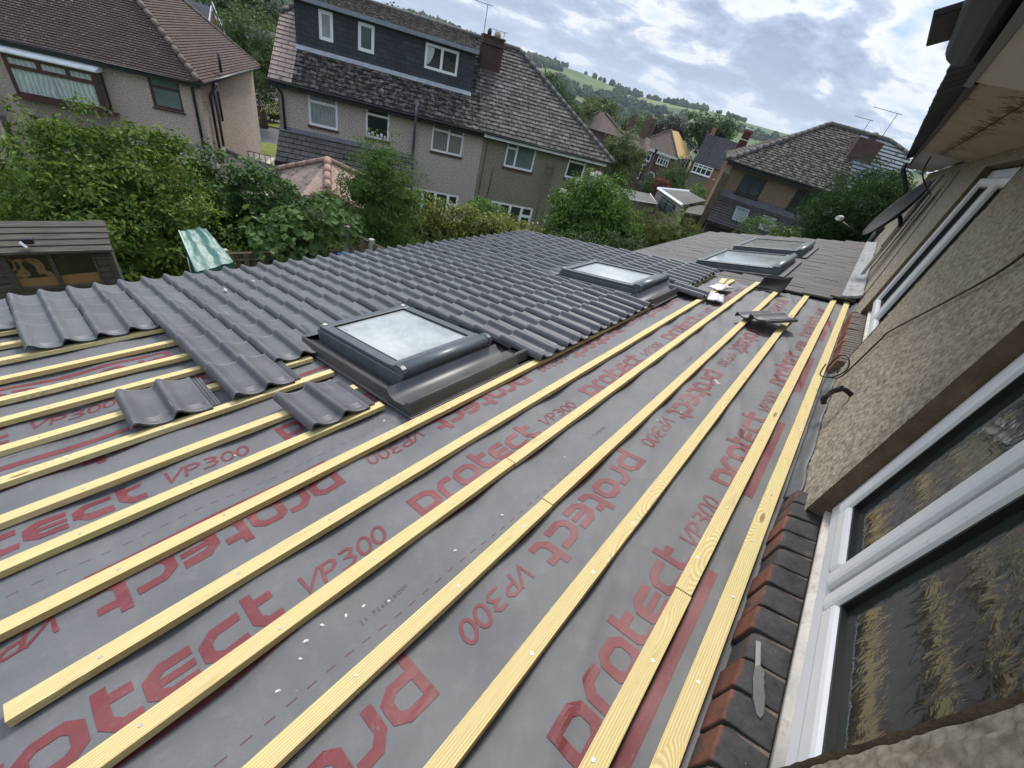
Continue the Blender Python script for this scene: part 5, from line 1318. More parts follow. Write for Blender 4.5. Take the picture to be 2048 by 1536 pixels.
def plant(name, base, blobs, n, size, leaf, label, cat, seed=1, group=None, stem=None, crown='crown', limbs=5, spread=.6, **kw):
    """blobs in world coordinates"""
    b = Vector(base); r_ = empty(name, T(*b), label, cat, group)
    loc = [(x-b.x, y-b.y, z-b.z, rx, ry, rz) for x, y, z, rx, ry, rz in blobs]
    leaf_cloud(crown, loc, n, size, leaf, r_, seed, **kw)
    if stem: trunk(r_, (0,0,-.1), (loc[0][0]*.6, loc[0][1]*.6, loc[0][2]+loc[0][5]*.2), stem, limbs, seed=seed, spread=spread)
    return r_
def gz(x, y): return float(ground(x, y))
HG = 'hedges and shrubs along the garden boundary'
# left: privet hedge, gold-green shrub leaning over the shed, ivy-clad hedge
plant('hedge', (.2, 12.3, gz(.2,12.3)), [(-2.2+.85*i, 12.7-.12*i, -.45+.10*math.sin(i*2), .95, 1.0, 1.75) for i in range(7)], 20000, .09, L_PRIV, 'tall dark privet hedge behind the shed at the far left', 'hedge', 3, HG, None, 'foliage', lump=.22)
plant('shrub', (1.35, 10.2, gz(1.35,10.2)), [(.85,10.3,.85,.80,.80,1.20),(1.5,10.2,1.0,.90,.85,1.15),(2.1,9.9,.55,.75,.75,1.0),(1.55,9.3,.35,.65,.6,.8),(.9,9.5,.75,.7,.6,.7)], 20000, .088, L_GOLD, 'gold-green leafy shrub spilling over the shed roof', 'shrub', 4, HG, .06, 'foliage', droop=.35, lump=.3, asp=.45)
sh2 = []
rng_ = np.random.default_rng(3)
for i in range(26):      # long arching shoots along the top
    x = .7+1.9*rng_.random(); y = 10.4-.5*rng_.random(); sh2.append((x, y, 1.75+.35*rng_.random(), .28, .12, .10))
for o in COL.objects:
    pass
leaf_cloud('shoots', tuft=0, blobs=[(a-1.35, b-10.2, c-gz(1.35,10.2), d, e, f) for a,b,c,d,e,f in sh2], n=1500, size=.10, mat=L_GOLD, parent=bpy.data.objects['shrub'], seed=8, droop=.2, core=False, lump=.5, asp=.4)
plant('hedge', (4.0, 11.9, gz(4,11.9)), [(2.95,12.1,-.12,.85,.8,1.35),(3.75,12.0,-.05,.85,.8,1.45),(4.55,11.8,-.25,.85,.8,1.40),(5.25,11.5,-.70,.75,.7,1.30),(3.4,11.2,-1.1,.9,.5,1.2),(4.5,11.0,-1.3,.9,.5,1.2)], 24000, .08, L_IVY, 'dense dark ivy-clad hedge in the middle of the left garden boundary', 'hedge', 5, HG, None, 'foliage', lump=.16, asp=.8)
plant('fig_bush', (4.1, 9.0, gz(4.1,9)), [(4.25,8.75,1.02,.48,.4,.38),(3.85,8.95,.62,.5,.4,.38),(3.4,9.1,.55,.45,.4,.36),(4.55,8.7,.75,.4,.4,.45),(3.75,8.9,.15,.6,.4,.4)], 1300, .15, L_FIG, 'fig bush with big lobed leaves in front of the fence', 'shrub', 6, HG, None, 'foliage', asp=.85, core=False, lump=.3)
m = MB()
for a in range(7):
    e = Vector((-.7+.25*a, .1*math.sin(a*2), 1.5+.25*math.sin(a))); m.tube([(0,0,.6), (e.x*.5, e.y*.5, e.z*.6+.2), tuple(e)], [.02,.015,.006], 5)
m.build('stems', plain('fig_bark', (.28,.25,.21), .8, .2, 10), bpy.data.objects['fig_bush'])
plant('rowan_tree', (6.35, 9.45, gz(6.35,9.45)), [(6.25,9.45,1.85,.60,.55,.66),(5.95,9.7,1.3,.68,.6,.64),(6.65,9.2,1.25,.70,.6,.66),(6.25,9.45,.75,.75,.65,.6),(6.6,9.2,.25,.7,.6,.55),(6.0,9.6,.2,.6,.55,.5)], 15000, .075, L_ROW, 'slender feathery rowan tree rising beside the slatted fence', 'tree', 7, None, .05, spread=.3, droop=.3, asp=.33, lump=.34, depth=.45, limbs=8)
plant('hedge', (8.8, 9.9, gz(8.8,9.9)), [(8.0,10.3,.12,.62,.55,.78),(8.7,9.95,.08,.67,.55,.74),(9.4,9.4,.14,.67,.55,.70),(10.1,8.8,.18,.66,.55,.66),(10.7,8.25,.22,.6,.55,.58)], 12000, .085, L_VAR, 'yellow variegated hedge below the french windows', 'hedge', 9, HG, None, 'foliage', lump=.3)
plant('hedge', (9.2, 8.9, gz(9.2,8.9)), [(7.7,9.6,-.75,.7,.5,.7),(8.5,9.1,-.70,.75,.5,.7),(9.3,8.6,-.55,.75,.5,.7),(10.1,8.1,-.35,.7,.5,.65),(10.9,7.6,-.15,.7,.5,.6),(11.6,7.2,.0,.6,.5,.5)], 11000, .085, L_IVY, 'dark green lower hedge between the variegated hedge and the new roof', 'hedge', 10, HG, None, 'foliage', lump=.25)
plant('shrub', (11.9, 11.1, gz(11.9,11.1)), [(11.8,11.15,-.02,.62,.6,.42),(12.3,10.8,-.15,.45,.5,.4)], 3800, .075, L_ELD, 'small rounded green shrub under the olive half of the pair', 'shrub', 11, HG, None, 'foliage', lump=.12)
plant('elder_tree', (15.0, 8.3, gz(15,8.3)), [(14.9,8.55,1.55,.75,.7,.62),(14.45,9.1,1.0,.75,.7,.75),(15.35,7.85,1.25,.85,.75,.8),(15.0,8.3,.5,1.2,1.0,.8),(14.5,9.0,-.1,.9,.8,.7),(15.7,7.4,.45,.8,.7,.85)], 13000, .11, L_ELD, 'bright green elder tree with creamy flower heads beside the ladder', 'tree', 12, None, .09, lump=.3)
fl = []
for i in range(16):
    fl.append((-.75+1.3*rng_.random(), .9-1.2*rng_.random(), 3.6+1.5*rng_.random(), .10, .10, .035))
fl = [(14.1,9.25,1.35),(14.25,9.2,1.05),(14.0,9.4,.75),(14.35,8.9,1.8),(14.7,8.6,2.12),(14.95,8.5,2.17),(14.15,9.3,.45),(14.6,8.5,1.55),(15.15,8.1,1.95),(13.85,9.45,.15)]
leaf_cloud('flower_head', [(a-15.0-.1, b-8.3, c-gz(15,8.3), .15, .15, .06) for a, b, c in fl], 700, .06, L_WHITE, bpy.data.objects['elder_tree'], 13, tuft=0, core=False, lump=.1, depth=.9)
plant('berberis_shrub', (17.0, 6.2, gz(17,6.2)), [(16.6,7.0,.55,.75,.7,.65),(17.1,6.1,.75,.85,.8,.75),(17.5,5.4,.75,.7,.7,.62),(16.5,6.6,.1,.9,.8,.7),(17.1,5.7,.2,.9,.8,.7)], 10000, .09, L_BERB, 'reddish-green berberis shrub beyond the corner of the new roof', 'shrub', 14, HG, None, 'foliage', lump=.36, asp=.4)
plant('shrub', (12.7, 7.3, gz(12.7,7.3)), [(12.3,7.6,-.05,.6,.5,.55),(12.9,7.0,.05,.6,.5,.55),(13.6,6.5,.15,.7,.5,.6),(14.4,6.0,.15,.7,.5,.6)], 6500, .085, L_TREE, 'low dark shrubbery at the foot of the elder tree', 'shrub', 15, HG, None, 'foliage', lump=.3)
plant('conifer', (15.0, .75, gz(15,.75)), [(15.0,.55,3.55,.8,.75,.85),(14.8,1.1,3.2,.75,.6,.75),(15.2,.1,3.75,.8,.7,.65),(15.0,.9,3.0,.9,.7,.8),(15.1,.2,3.2,.9,.8,.8),(14.9,.6,2.2,.9,.8,1.0)], 15000, .13, L_CON, 'dark feathery conifer past the end of the house wall', 'tree', 16, None, .12, asp=.22, droop=.15, lump=.42, lf=4, depth=.4)
plant('conifer', (17.2, 1.0, gz(17.2,1)), [(17.2,.9,3.9,.8,.75,.9),(17.4,.4,4.2,.7,.6,.6),(17.0,1.3,3.2,.9,.8,1)], 7000, .13, L_CON, 'taller conifer top behind the first, against the grey roof', 'tree', 17, None, .12, asp=.22, lump=.42, lf=4, depth=.4)
plant('sapling', (13.9, 2.1, gz(13.9,2.1)), [(13.85,2.25,2.62,.42,.35,.22),(14.1,1.75,2.55,.35,.35,.2),(13.8,2.6,2.4,.35,.3,.22)], 900, .10, L_ROW, 'thin young tree peeping over the old lean-to roof', 'tree', 18, None, .03, core=False, lump=.4, asp=.4)
plant('shrub', (8.9, 14.6, gz(8.9,14.6)), [(7.3,13.2,-1.3,.9,.6,.6),(8.2,12.6,-1.1,.9,.6,.6),(6.5,12.6,-1.2,.8,.6,.7)], 5000, .08, L_VARR, 'copper-tipped shrub in front of the pinkish outbuilding', 'shrub', 19, HG, None, 'foliage', lump=.4)
# trees further off
TG_ = 'trees standing among the houses'
def tree(x, y, zc, rx, rz, n, leaf, label, seed, size=None, base=None, name='tree', stem=None, nb=5, **kw):
    rng = np.random.default_rng(seed); bl = [(x, y, zc, rx*.8, rx*.8, rz*.85)]
    for i in range(nb):
        a = 2*PI*i/nb+rng.random(); bl.append((x+rx*.5*math.cos(a), y+rx*.5*math.sin(a), zc+rz*(rng.random()-.45)*.9, rx*.55, rx*.55, rz*.5))
    b = gz(x, y) if base is None else base
    return plant(name, (x, y, b), bl, n, size or rx*.11, leaf, label, 'tree', seed, TG_, stem or rx*.09, **kw)
tree(16.0, 39.0, .3, 2.3, 3.1, 9000, L_TREE2, 'street tree with pale blossom between the two pebbledashed houses', 21, .20, -3.65, stem=.28, asp=.4)
leaf_cloud('blossom', [(.3*i-1.0, -1.4+.5*math.sin(i*3), 2.2+.5*math.cos(i*2), .9, .7, .7) for i in range(7)], 420, .13, L_WHITE, [o for o in COL.objects if o.name.startswith('tree') and o.type == 'EMPTY'][-1], 22, tuft=0, core=False)
tree(28.5, 69.5, 1.2, 4.6, 4.6, 5000, L_TREE, 'large dark tree far up behind the street tree', 23)
tree(25.5, 62.5, -1.0, 4.2, 3.6, 4500, L_TREE2, 'broad mid-green tree beyond the grey gabled house at the top left', 24)
tree(22.5, 31.5, 4.2, 1.7, 2.0, 3500, L_TREE2, 'tree top showing over the ridge of the pair with the dormer', 25)
tree(44.2, 33.0, 2.6, 2.5, 3.2, 6500, L_TREE, 'dark rounded tree rising behind the right hip of the pair', 26)
tree(58.6, 38.6, 1.4, 2.4, 2.2, 2200, L_TREE3, 'yellowish tree between the hipped pair and the bungalow', 27)
tree(73.0, 44.5, 1.6, 3.2, 2.6, 2500, L_TREE2, 'mid-green tree behind the bungalow roof, its left half', 28)
tree(80.0, 40.5, 1.0, 3.5, 2.8, 2500, L_TREE2, 'mid-green tree behind the bungalow roof, its right half', 29)
tree(33.9, 17.5, .8, 1.9, 2.1, 7500, L_TREE3, 'apple-like tree with pale leaves off the right corner of the pair', 30, .16)
tree(45.0, 16.7, -.5, 1.55, 2.3, 4800, L_TREE2, 'upright green tree in front of the house with the ochre roof', 31, .18)
tree(47.7, 14.6, -1.6, 1.3, 1.4, 3000, L_TREE2, 'green bush-like tree left of the tan house corner', 32, .16)
tree(99.0, 41.0, 2.0, 4.2, 2.6, 2600, L_PURP, 'dark purple copper beech behind the ochre roof', 33, name='copper_beech')
tree(92.0, 31.5, 3.2, 4.4, 3.6, 3200, L_TREE, 'dark tree behind the slate-roofed brick house', 34)
tree(104., 33.5, 2.5, 4.0, 3.0, 2600, L_TREE2, 'mid-green tree beyond the slate-roofed brick house to the right', 35)
tree(100., 44.5, 1.2, 4.0, 3.2, 2400, L_TREE, 'dark tree beyond the chimneys left of the ochre roof', 36)
plant('shrub', (39.1, 15.9, gz(39.1,15.9)), [(39.2,15.4,-.75,.75,.7,.8)], 1600, .12, L_RED, 'red-leaved shrub by the dark lamp post', 'shrub', 37, HG, None, 'foliage')
plant('shrub', (38.9, 16.7, gz(38.9,16.7)), [(38.9,16.6,-1.0,.9,.8,1.0)], 1800, .12, L_TREE, 'dark round bush beside the red-leaved shrub', 'shrub', 38, HG, None, 'foliage')
plant('rose_bush', (38.0, 13.2, gz(38,13.2)), [(37.8,13.5,-.75,.6,.6,.32),(38.3,12.6,-.75,.6,.6,.3)], 1100, .13, L_WHITE, 'bush of cream roses behind the flat-roofed garage', 'shrub', 39, HG, None, 'foliage')
plant('shrub', (41.3, 13.6, gz(41.3,13.6)), [(41.6,13.2,-1.2,1.2,1.0,1.3),(41.0,14.4,-1.4,.9,.9,.9)], 2600, .13, L_ELD, 'green shrub mass behind the cream roses', 'shrub', 40, HG, None, 'foliage')
plant('shrub', (16.3, 41.2, -3.66), [(16.2,41.3,-2.8,.75,.6,.65)], 900, .12, L_YEL, 'yellow flowering bush on the left across the street', 'shrub', 41, HG, None, 'foliage')
plant('shrub', (17.3, 41.0, -3.66), [(17.3,41.0,-2.95,.7,.6,.5)], 900, .12, L_YEL, 'yellow flowering bush on the right across the street', 'shrub', 42, HG, None, 'foliage')
plant('hedge', (16.5, 42.5, -3.7), [(14.5+1.6*i, 43.2-1.2*i, -3.1, 1.1, .9, .75) for i in range(5)], 3000, .14, L_TREE, 'dark hedge behind the yellow bushes across the street', 'hedge', 43, HG, None, 'foliage')
# far wood on the hill: one mass of crowns
rng = np.random.default_rng(77); Vw = []; Fw = []; o = 0
ico = bpy.data.meshes.new('tmp'); import bmesh
bm = bmesh.new(); bmesh.ops.create_icosphere(bm, subdivisions=2, radius=1); IV = np.array([v_.co[:] for v_ in bm.verts]); IF = np.array([[v_.index for v_ in f.verts] for f in bm.faces]); bm.free(); bpy.data.meshes.remove(ico)
cnt = 0
while cnt < 3600:
    az = rad(rng.uniform(-8, 80)); r = 130+1020*rng.random()**.75
    x, y = r*math.cos(az), r*math.sin(az)
    n_ = float(vnoise(np.array(x/120), np.array(y/120), 21)) + .5*float(vnoise(np.array(x/45), np.array(y/45), 22))
    lim = .02 if r < 800 else .30 + .5*(r-800)/350
    if math.degrees(az) > 21 : lim -= .45
    if math.degrees(az) > 45: lim -= .6
    if abs(r-1120) < 40 and rng.random() < .25: lim = -.4
    if n_ < lim: continue
    s_ = rng.uniform(3.5, 6.5)*(.75 if r < 250 else 1)
    jit = 1+.22*rng.normal(size=(len(IV),1))
    Vw.append(IV*jit*np.array([s_, s_, s_*rng.uniform(.8, 1.25)])+np.array([x, y, gz(x, y)+s_*.6])); Fw.append(IF+o); o += len(IV); cnt += 1
fw_ = np_mesh('distant_woodland', np.vstack(Vw), np.vstack(Fw), m_leaf('far_wood_leaf', (.020,.042,.018), (.042,.072,.028), (.075,.105,.038), .9, .05))
tag(fw_, 'woodland scattered over the far hillside beyond the houses', 'woodland', kind='stuff')
# ------------------------------------------------------------------ garden things
M_FEN = plain('weathered_fence', (.16,.125,.085), .9, .4, 6, .2, .3, dirt=(.09,.085,.05))
M_POST = plain('concrete_post', (.36,.34,.30), .9, .2, 8)
FG = 'fence panels and posts round the garden'
def fence(pts, top, label, h=1.5, hit=True):
    r_ = empty('fence', T(pts[0][0], pts[0][1], 0), label, 'fence', FG); P0 = Vector((pts[0][0], pts[0][1], 0)); m = MB(); rl = MB(); po = MB()
    for i in range(len(pts)-1):
        a, b = Vector((*pts[i], 0))-P0, Vector((*pts[i+1], 0))-P0; L = (b-a).length; d = (b-a).normalized(); s = Vector((-d.y, d.x, 0)); n = int(L/.125)
        z1, z2 = top[i], top[i+1]
        for k in range(n):
            f = (k+.5)/n; c = a.lerp(b, f); zt = z1+(z2-z1)*f + RNG.normal(0, .006); off = .03 if (k % 2 and hit) else -.03; q = c + s*off; e = d*.05
            P_ = [q-e-s*.009, q+e-s*.009, q+e+s*.009, q-e+s*.009]
            m.add([(p.x, p.y, zt-h) for p in P_]+[(p.x, p.y, zt) for p in P_], [(0,3,2,1),(4,5,6,7),(0,1,5,4),(1,2,6,5),(2,3,7,6),(3,0,4,7)])
        for zz in (.12, .7, 1.3): rl.tube([tuple(a+Vector((0,0,z1-zz))), tuple(b+Vector((0,0,z2-zz)))], .022, 4, smooth=False)
        rl.tube([tuple(a+Vector((0,0,z1+.02))), tuple(b+Vector((0,0,z2+.02)))], .03, 4, smooth=False)
    m.build('boards', M_FEN, r_); rl.build('rails', M_FEN, r_)
    for i, p in enumerate(pts):
        q = Vector((*p, 0))-P0; MB().box(q.x-.05, q.x+.05, q.y-.05, q.y+.05, top[i]-h-.4, top[i]+.10).build('post', M_POST, r_)
    return r_
fence([(4.72,8.35),(5.12,8.05),(5.9,7.2)], [.92,.72,.40], 'slatted timber fence with a pale post right of the fig bush', 1.6)
fence([(2.55,8.9),(4.7,8.4)], [.42,.46], 'dark timber fence behind the bare fig stems', 1.5)
fence([(6.3,9.0),(8.4,8.2),(9.6,7.6)], [.02,.10,.12], 'brown timber fence under the dark lower hedge', 1.4, False)
# yellow-green conifer hedge bit by the fence
plant('shrub', (6.0, 7.9, gz(6,7.9)), [(5.75,8.15,.10,.35,.3,.32),(6.15,7.8,.08,.35,.3,.3)], 2200, .045, L_GOLD, 'small clipped golden shrub by the end of the slatted fence', 'shrub', 51, HG, None, 'foliage', lump=.1)
# shed
t = NT('weathered_board'); v = t.co('Object'); uv = t.co('UV')
m1 = t.n('ShaderNodeMapping'); t.put(m1.inputs[0], uv); m1.inputs['Scale'].default_value = (1.2, 14, 1)
c = t.ramp(t.noise(m1.outputs[0], 3, 6, .7), [(.3, (.032,.028,.023)), (.55, (.080,.073,.060)), (.75, (.15,.138,.115))])
c = t.mix(t.ramp(t.noise(v, 2.2, 4), [(.5, 0), (.7, .5)]), c, (.055,.062,.035))
M_SHED = t.out(c, .9, t.bump(t.noise(m1.outputs[0], 3, 5), .4, .01), .2)
t = NT('shed_window'); v = t.co('Object')
sz_ = t.n('ShaderNodeSeparateXYZ'); t.put(sz_.inputs[0], v)
blob = t.ramp(t.noise(v, 3.1, 2, .5, 1.2), [(.56, 0), (.585, 1), (.62, 1), (.645, 0)])  # wavy window reflections painted into the pane colour
c = t.mix(blob, t.ramp(t.noise(v, 1.5, 3), [(.4, (.016,.017,.012)), (.7, (.040,.042,.030))]), (.20,.12,.062))
c = t.mix(t.ramp(t.math('SUBTRACT', sz_.outputs[2], t.math('ADD', .60, t.math('MULTIPLY', sz_.outputs[0], .06))), [(.50, 1), (.505, 0)]), c, (.235,.135,.062))
M_SHW = t.out(c, .12, t.bump(t.noise(v, 2.4, 2, .5, 1), .15, .05), .5)
sd0 = empty('shed', T(-.12, 7.37, 0) @ Rz(-9.5), 'weathered timber shed with a wide two-pane window at the left edge', 'shed')
def lap(m, u0, u1, z0, z1, w, step=.125):
    z = z0
    while z < z1-1e-4:
        e = min(z+step, z1); m.add([(u0,w-.022,z),(u1,w-.022,z),(u1,w-.004,e),(u0,w-.004,e),(u0,w,z),(u1,w,z)], [(0,1,2,3),(0,4,5,1)]); z += step
m = MB(); SU0, SU1 = -1.4, .90
lap(m, SU0, SU1, -1.2, 1.0, 0, .075); lap(m, SU0, .0, 1.0, 1.40, 0, .08); lap(m, .745, SU1, 1.0, 1.40, 0, .08); lap(m, SU0, SU1, 1.40, 1.44, 0, .04)
m.box(SU0, SU1, .02, 1.0, -1.2, .99); m.box(.76, SU1, .0201, 1.0, .9905, 1.43)
m.box(SU1-.03, SU1+.02, -.03, .02, -1.2, 1.43); m.build('wall', M_SHED, sd0)
m = MB(); m.box(-.04, .02, -.03, .02, 1.0, 1.40); m.box(.345, .385, -.03, .02, 1.0, 1.40); m.box(.725, .745, -.03, .02, 1.0, 1.40); m.box(-.05, .75, -.035, .02, .97, .999); m.box(-.05, .75, -.03, .02, 1.401, 1.425)
wf = m.build('window', M_SHED, sd0)
for a, b in ((.0201, .3449), (.3851, .7249)): MB().box(a, b, .0, .006, 1.0, 1.40).build('pane', M_SHW, wf)
rf_ = MB()
for i in range(5):
    s0 = i/5; z = 1.475+.13*s0; y = -.10+.62*s0; rf_.add([(SU0-.1,y,z),(SU1+.04,y,z),(SU1+.04,y+.14,z+.012),(SU0-.1,y+.14,z+.012),(SU0-.1,y,z-.028),(SU1+.04,y,z-.028),(SU1+.04,y+.14,z-.006),(SU0-.1,y+.14,z-.006)], [(0,1,2,3),(0,4,5,1),(1,5,6,2),(7,6,5,4),(0,3,7,4)])
rf_.build('roof', M_SHED, sd0)
lm = empty('floodlight', sd0.matrix_world @ T(.25, -.02, 1.56) @ Matrix.Scale(.8, 4), 'small black and white security light on the shed roof edge', 'light')
MB().box(-.05, .07, -.06, .02, -.01, .07).build('body', M_BLK, lm, .008); MB().slab([(-.075,-.09,.03),(-.02,-.115,-.035),(.0,-.10,-.03),(-.05,-.07,.05)], .02).build('reflector', M_DIRTW, lm)
# green tarpaulin over something tall
t = NT('green_tarpaulin'); v = t.co('Object')
c = t.ramp(t.noise(v, 2.5, 4), [(.35, (.022,.095,.076)), (.7, (.045,.155,.122))])
M_TARP = t.out(c, .42, t.bump(t.noise(v, 6, 5, .65, .4), .55, .03), .5)
tp = empty('tarpaulin', T(2.05, 8.3, 0), 'crumpled green tarpaulin draped over a tall stack behind the new roof', 'tarpaulin')
A_ = [(-.27,-.50,.70),(.33,-.30,.70),(.25,.50,1.0),(-.15,.40,1.0)]
def tpt(a, b, k=0):
    p = (1-a)*(1-b)*Vector(A_[0])+a*(1-b)*Vector(A_[1])+a*b*Vector(A_[2])+(1-a)*b*Vector(A_[3])
    p.z += .022*mnoise.noise((a*5+2*b, b*4, 3)) + .05*mnoise.noise((a*3.5, b*2, 8))*a; return p
m = MB(); m.grid(tpt, 30, 22)
def tside(e0, e1):
    def f(a, b):
        p = tpt(e0[0]+(e1[0]-e0[0])*a, e0[1]+(e1[1]-e0[1])*a); k = .02+.02*b
        return Vector((p.x + k*mnoise.noise((a*6, b*3, 1)) + (p.x-.05)*.12*b, p.y + k*mnoise.noise((a*6, b*3, 5)) + p.y*.12*b, p.z*(1-b) - 1.2*b))
    return f
for e in (((1,0),(0,0)), ((1,1),(1,0)), ((0,1),(1,1)), ((0,0),(0,1))): m.grid(tside(*e), 24, 14)
m.build('cover', M_TARP, tp)
MB().tube([tuple(Vector(A_[0])+Vector((-.012,0,.012))), tuple(Vector(A_[3])+Vector((-.012,0,.012)))], .010, 6).build('hem', plain('pale_hem', (.40,.55,.48), .6), tp)
MB().tube([(-.27,-.15,.79),(-.31,-.30,.45),(-.32,-.5,-.3)], .007, 5).build('cord', plain('pale_cord', (.40,.47,.43), .7), tp)
# blue thing by the fence
m = MB(); m.box(-.14,.14,-.05,.05,-.5,.09); m.box(-.15,.15,-.06,.06,.0905,.12)
o = m.build('bin', plain('blue_plastic', (.025,.14,.33), .4, .2, 8), None, .02); o.matrix_world = T(4.50, 8.05, .46) @ Rz(-30) @ Rx(rad(12)); tag(o, 'bright blue plastic bin just showing above the eaves tiles by the fence', 'bin')
# black railing by the pavement
m = MB(); 
for i in range(5): m.tube([(.28*i,0,-.1),(.28*i,0,.95-.02*i)], .02, 5)
m.tube([(0,0,.95),(1.12,0,.87)], .022, 5); m.tube([(0,0,.2),(1.12,0,.14)], .016, 5)
o = m.build('railing', M_BLK); o.matrix_world = T(10.6, 28.5, -3.75) @ Rz(-28); tag(o, 'short black iron railing near the street between the two houses', 'railing')
o = MB().box(-.4,2.6,-.12,.12,-.6,.25).build('garden_wall', plain('cream_coping', (.48,.45,.36), .85, .2, 4)); o.matrix_world = T(11.0, 27.6, -3.7) @ Rz(56); tag(o, 'low pale garden wall beside the iron railing', 'wall')
# lamp post
lp = empty('lamp_post', T(36.85, 16.1, gz(36.85,16.1)), 'dark lamp post standing in front of the house with the ochre roof', 'lamp post'); zt = 2.0-gz(36.85,16.1)
MB().tube([(0,0,0),(0,0,1.0),(0,0,1.05),(0,0,zt-.25)], [.085,.085,.055,.045], 8).build('post', M_BLK, lp); MB().tube([(-.16,0,zt-.25),(.16,0,zt-.25)], .02, 5).build('ladder_bar', M_BLK, lp)
MB().tube([(0,0,zt-.22),(0,0,zt-.15),(0,0,zt+.05),(0,0,zt+.16)], [.05,.09,.16,.03], 8).build('lantern', M_BLK, lp)
# flat-roofed outbuildings in the dip
M_FELT = plain('grey_felt_roof', (.125,.122,.115), .9, .3, 1.5, .2, .3, dirt=(.085,.08,.07))
fb = empty('outbuilding', T(0, 0, 0), 'low flat-roofed outbuilding with worn grey felt next to the planked garage', 'outbuilding')
MB().slab([(28.4,12.9,-.62),(30.6,11.9,-.62),(33.4,13.8,-.60),(31.0,15.2,-.60)], .12).build('roof', M_FELT, fb)
MB().slab([(28.45,12.88,-.741),(30.6,11.95,-.741),(33.3,13.8,-.721),(31.0,15.1,-.721)], 2.6).build('wall', plain('block_wall', (.16,.145,.12), .9, .3, 3), fb)
MB().tube([(30.6,11.87,-.60),(33.4,13.77,-.58)], .05, 5).tube([(28.4,12.87,-.61),(30.6,11.87,-.61)], .05, 5).build('edge_trim', plain('pale_trim', (.42,.40,.36), .8, .2, 4), fb)
ga = empty('garage', T(0, 0, 0), 'flat-roofed garage with pale plank front and white fascia', 'garage')
P1, P2, P3, P4 = (33.0,13.2), (30.0,9.95), (36.0,10.3), (37.6,12.4)
def quadwall(a, b, z0, z1, m): m.add([(a[0],a[1],z0),(b[0],b[1],z0),(b[0],b[1],z1),(a[0],a[1],z1)], [(0,1,2,3)])
MB().slab([(P1[0],P1[1],.02),(P2[0],P2[1],.02),(P3[0],P3[1],.02),(P4[0],P4[1],.02)], .06).build('roof', M_FELT, ga)
m = MB()
for a, b in ((P1,P2),(P1,P4)): m.tube([(a[0],a[1],.0),(b[0],b[1],.0)], .11, 4, smooth=False)
m.build('fascia', M_WF, ga)
m = MB(); quadwall((P1[0]+.05,P1[1]-.02), (P2[0]+.07,P2[1]+.03), -3.2, -.10, m); m.build('front_wall', m_rooftile('pale_plank', (.33,.295,.25), (.38,.345,.30), 9, .16, None, None, .6, ms=.02), ga)
def onfront(f, z, o=.0): return (P1[0]+(P2[0]-P1[0])*f-.04-o, P1[1]+(P2[1]-P1[1])*f+.03+o*.9, z)
m = MB(); m.slab([onfront(.30,-.95),onfront(.82,-.95),onfront(.82,-.22),onfront(.30,-.22)][::-1], .05); gw = m.build('window', M_DF, ga)
for a, b in ((.33,.54),(.58,.79)): MB().slab([onfront(a,-.87,.055),onfront(b,-.87,.055),onfront(b,-.28,.055),onfront(a,-.28,.055)], .02).build('pane', M_GM, gw)
ann = empty('outbuilding', T(0,0,0), 'dark rendered lean-to with a doorway and round vent beside the tan house', 'outbuilding')
a, b = (31.1,10.0), (36.3,9.9)
A2, B2 = (29.2,9.35), (31.2,8.35)
m = MB(); quadwall(A2, B2, -3.4, -.28, m); quadwall(B2, (35.0,9.9), -3.4, -.28, m); m.build('wall', plain('olive_render', (.105,.095,.068), .95, .3, 6, .2, .4), ann)
MB().slab([(A2[0],A2[1],-.20),(B2[0],B2[1],-.20),(35,9.9,-.18),(33,10.4,-.18)], .07).build('roof', M_FELT, ann)
def onan(f, z, o=.02): return (A2[0]+(B2[0]-A2[0])*f-.45*o, A2[1]+(B2[1]-A2[1])*f-.9*o, z)
MB().slab([onan(.30,-3.3),onan(.72,-3.3),onan(.72,-1.35),onan(.30,-1.35)], .04).build('door_frame', M_DIRTW, ann); MB().slab([onan(.35,-3.3,.05),onan(.67,-3.3,.05),onan(.67,-1.45,.05),onan(.35,-1.45,.05)], .02).build('door', M_DF, ann)
c_ = Vector(onan(.56,-.80)); MB().tube([tuple(c_), tuple(c_+Vector((-.06,-.12,0)))], .22, 14).build('vent', M_BLK, ann)
o = MB().slab([(28.2,8.9,-2.9),(28.75,8.55,-2.9),(27.6,8.05,3.1),(27.05,8.35,3.1)], .35).build('side_wall_strip', plain('dark_side_wall', (.085,.068,.045), .9, .4, 3)) if False else None
o = MB().box(-.16,.16,-.16,.16,-4.5,2.75).build('side_wall_strip', plain('dark_side_wall', (.085,.068,.045), .95, .4, 3, .2, .4)); o.matrix_world = T(26.4, 7.32, 0); tag(o, 'dark strip standing for the near side wall edge of the tan house', 'post')  # dark upright box standing for the near edge of the side wall

# ------------------------------------------------------------------ houses further down the valley
FH = 'houses further down the slope'
M_FB = m_brickwall('far_brick', (.095,.045,.034), (.13,.066,.05), (.13,.11,.095), .225, .075, .2)
M_FB2 = m_brickwall('orange_brick', (.30,.11,.062), (.35,.15,.09), (.25,.2,.16), .225, .075, .2)
M_FR = m_rooftile('far_brown_tile', (.125,.092,.075), (.165,.125,.105), .25, .16, (.3,.27,.23), None, .8)
M_OCH = plain('ochre_boarding', (.46,.31,.115), .85, .25, 2.5, .2, .2)
M_SL = m_rooftile('far_slate', (.052,.050,.054), (.070,.068,.072), 6, .34, None, None, .8, ms=.05)
h4 = house_at('house', 78.96, 37.28, -85, 'brick house with a hipped roof half stripped to ochre boarding', group=FH)
m = MB(); m.box(-2.6, 7.0, .0, 10, -8.5, -.85); m.build('wall', M_FB, h4)
e4, p4 = -.86, 2.55
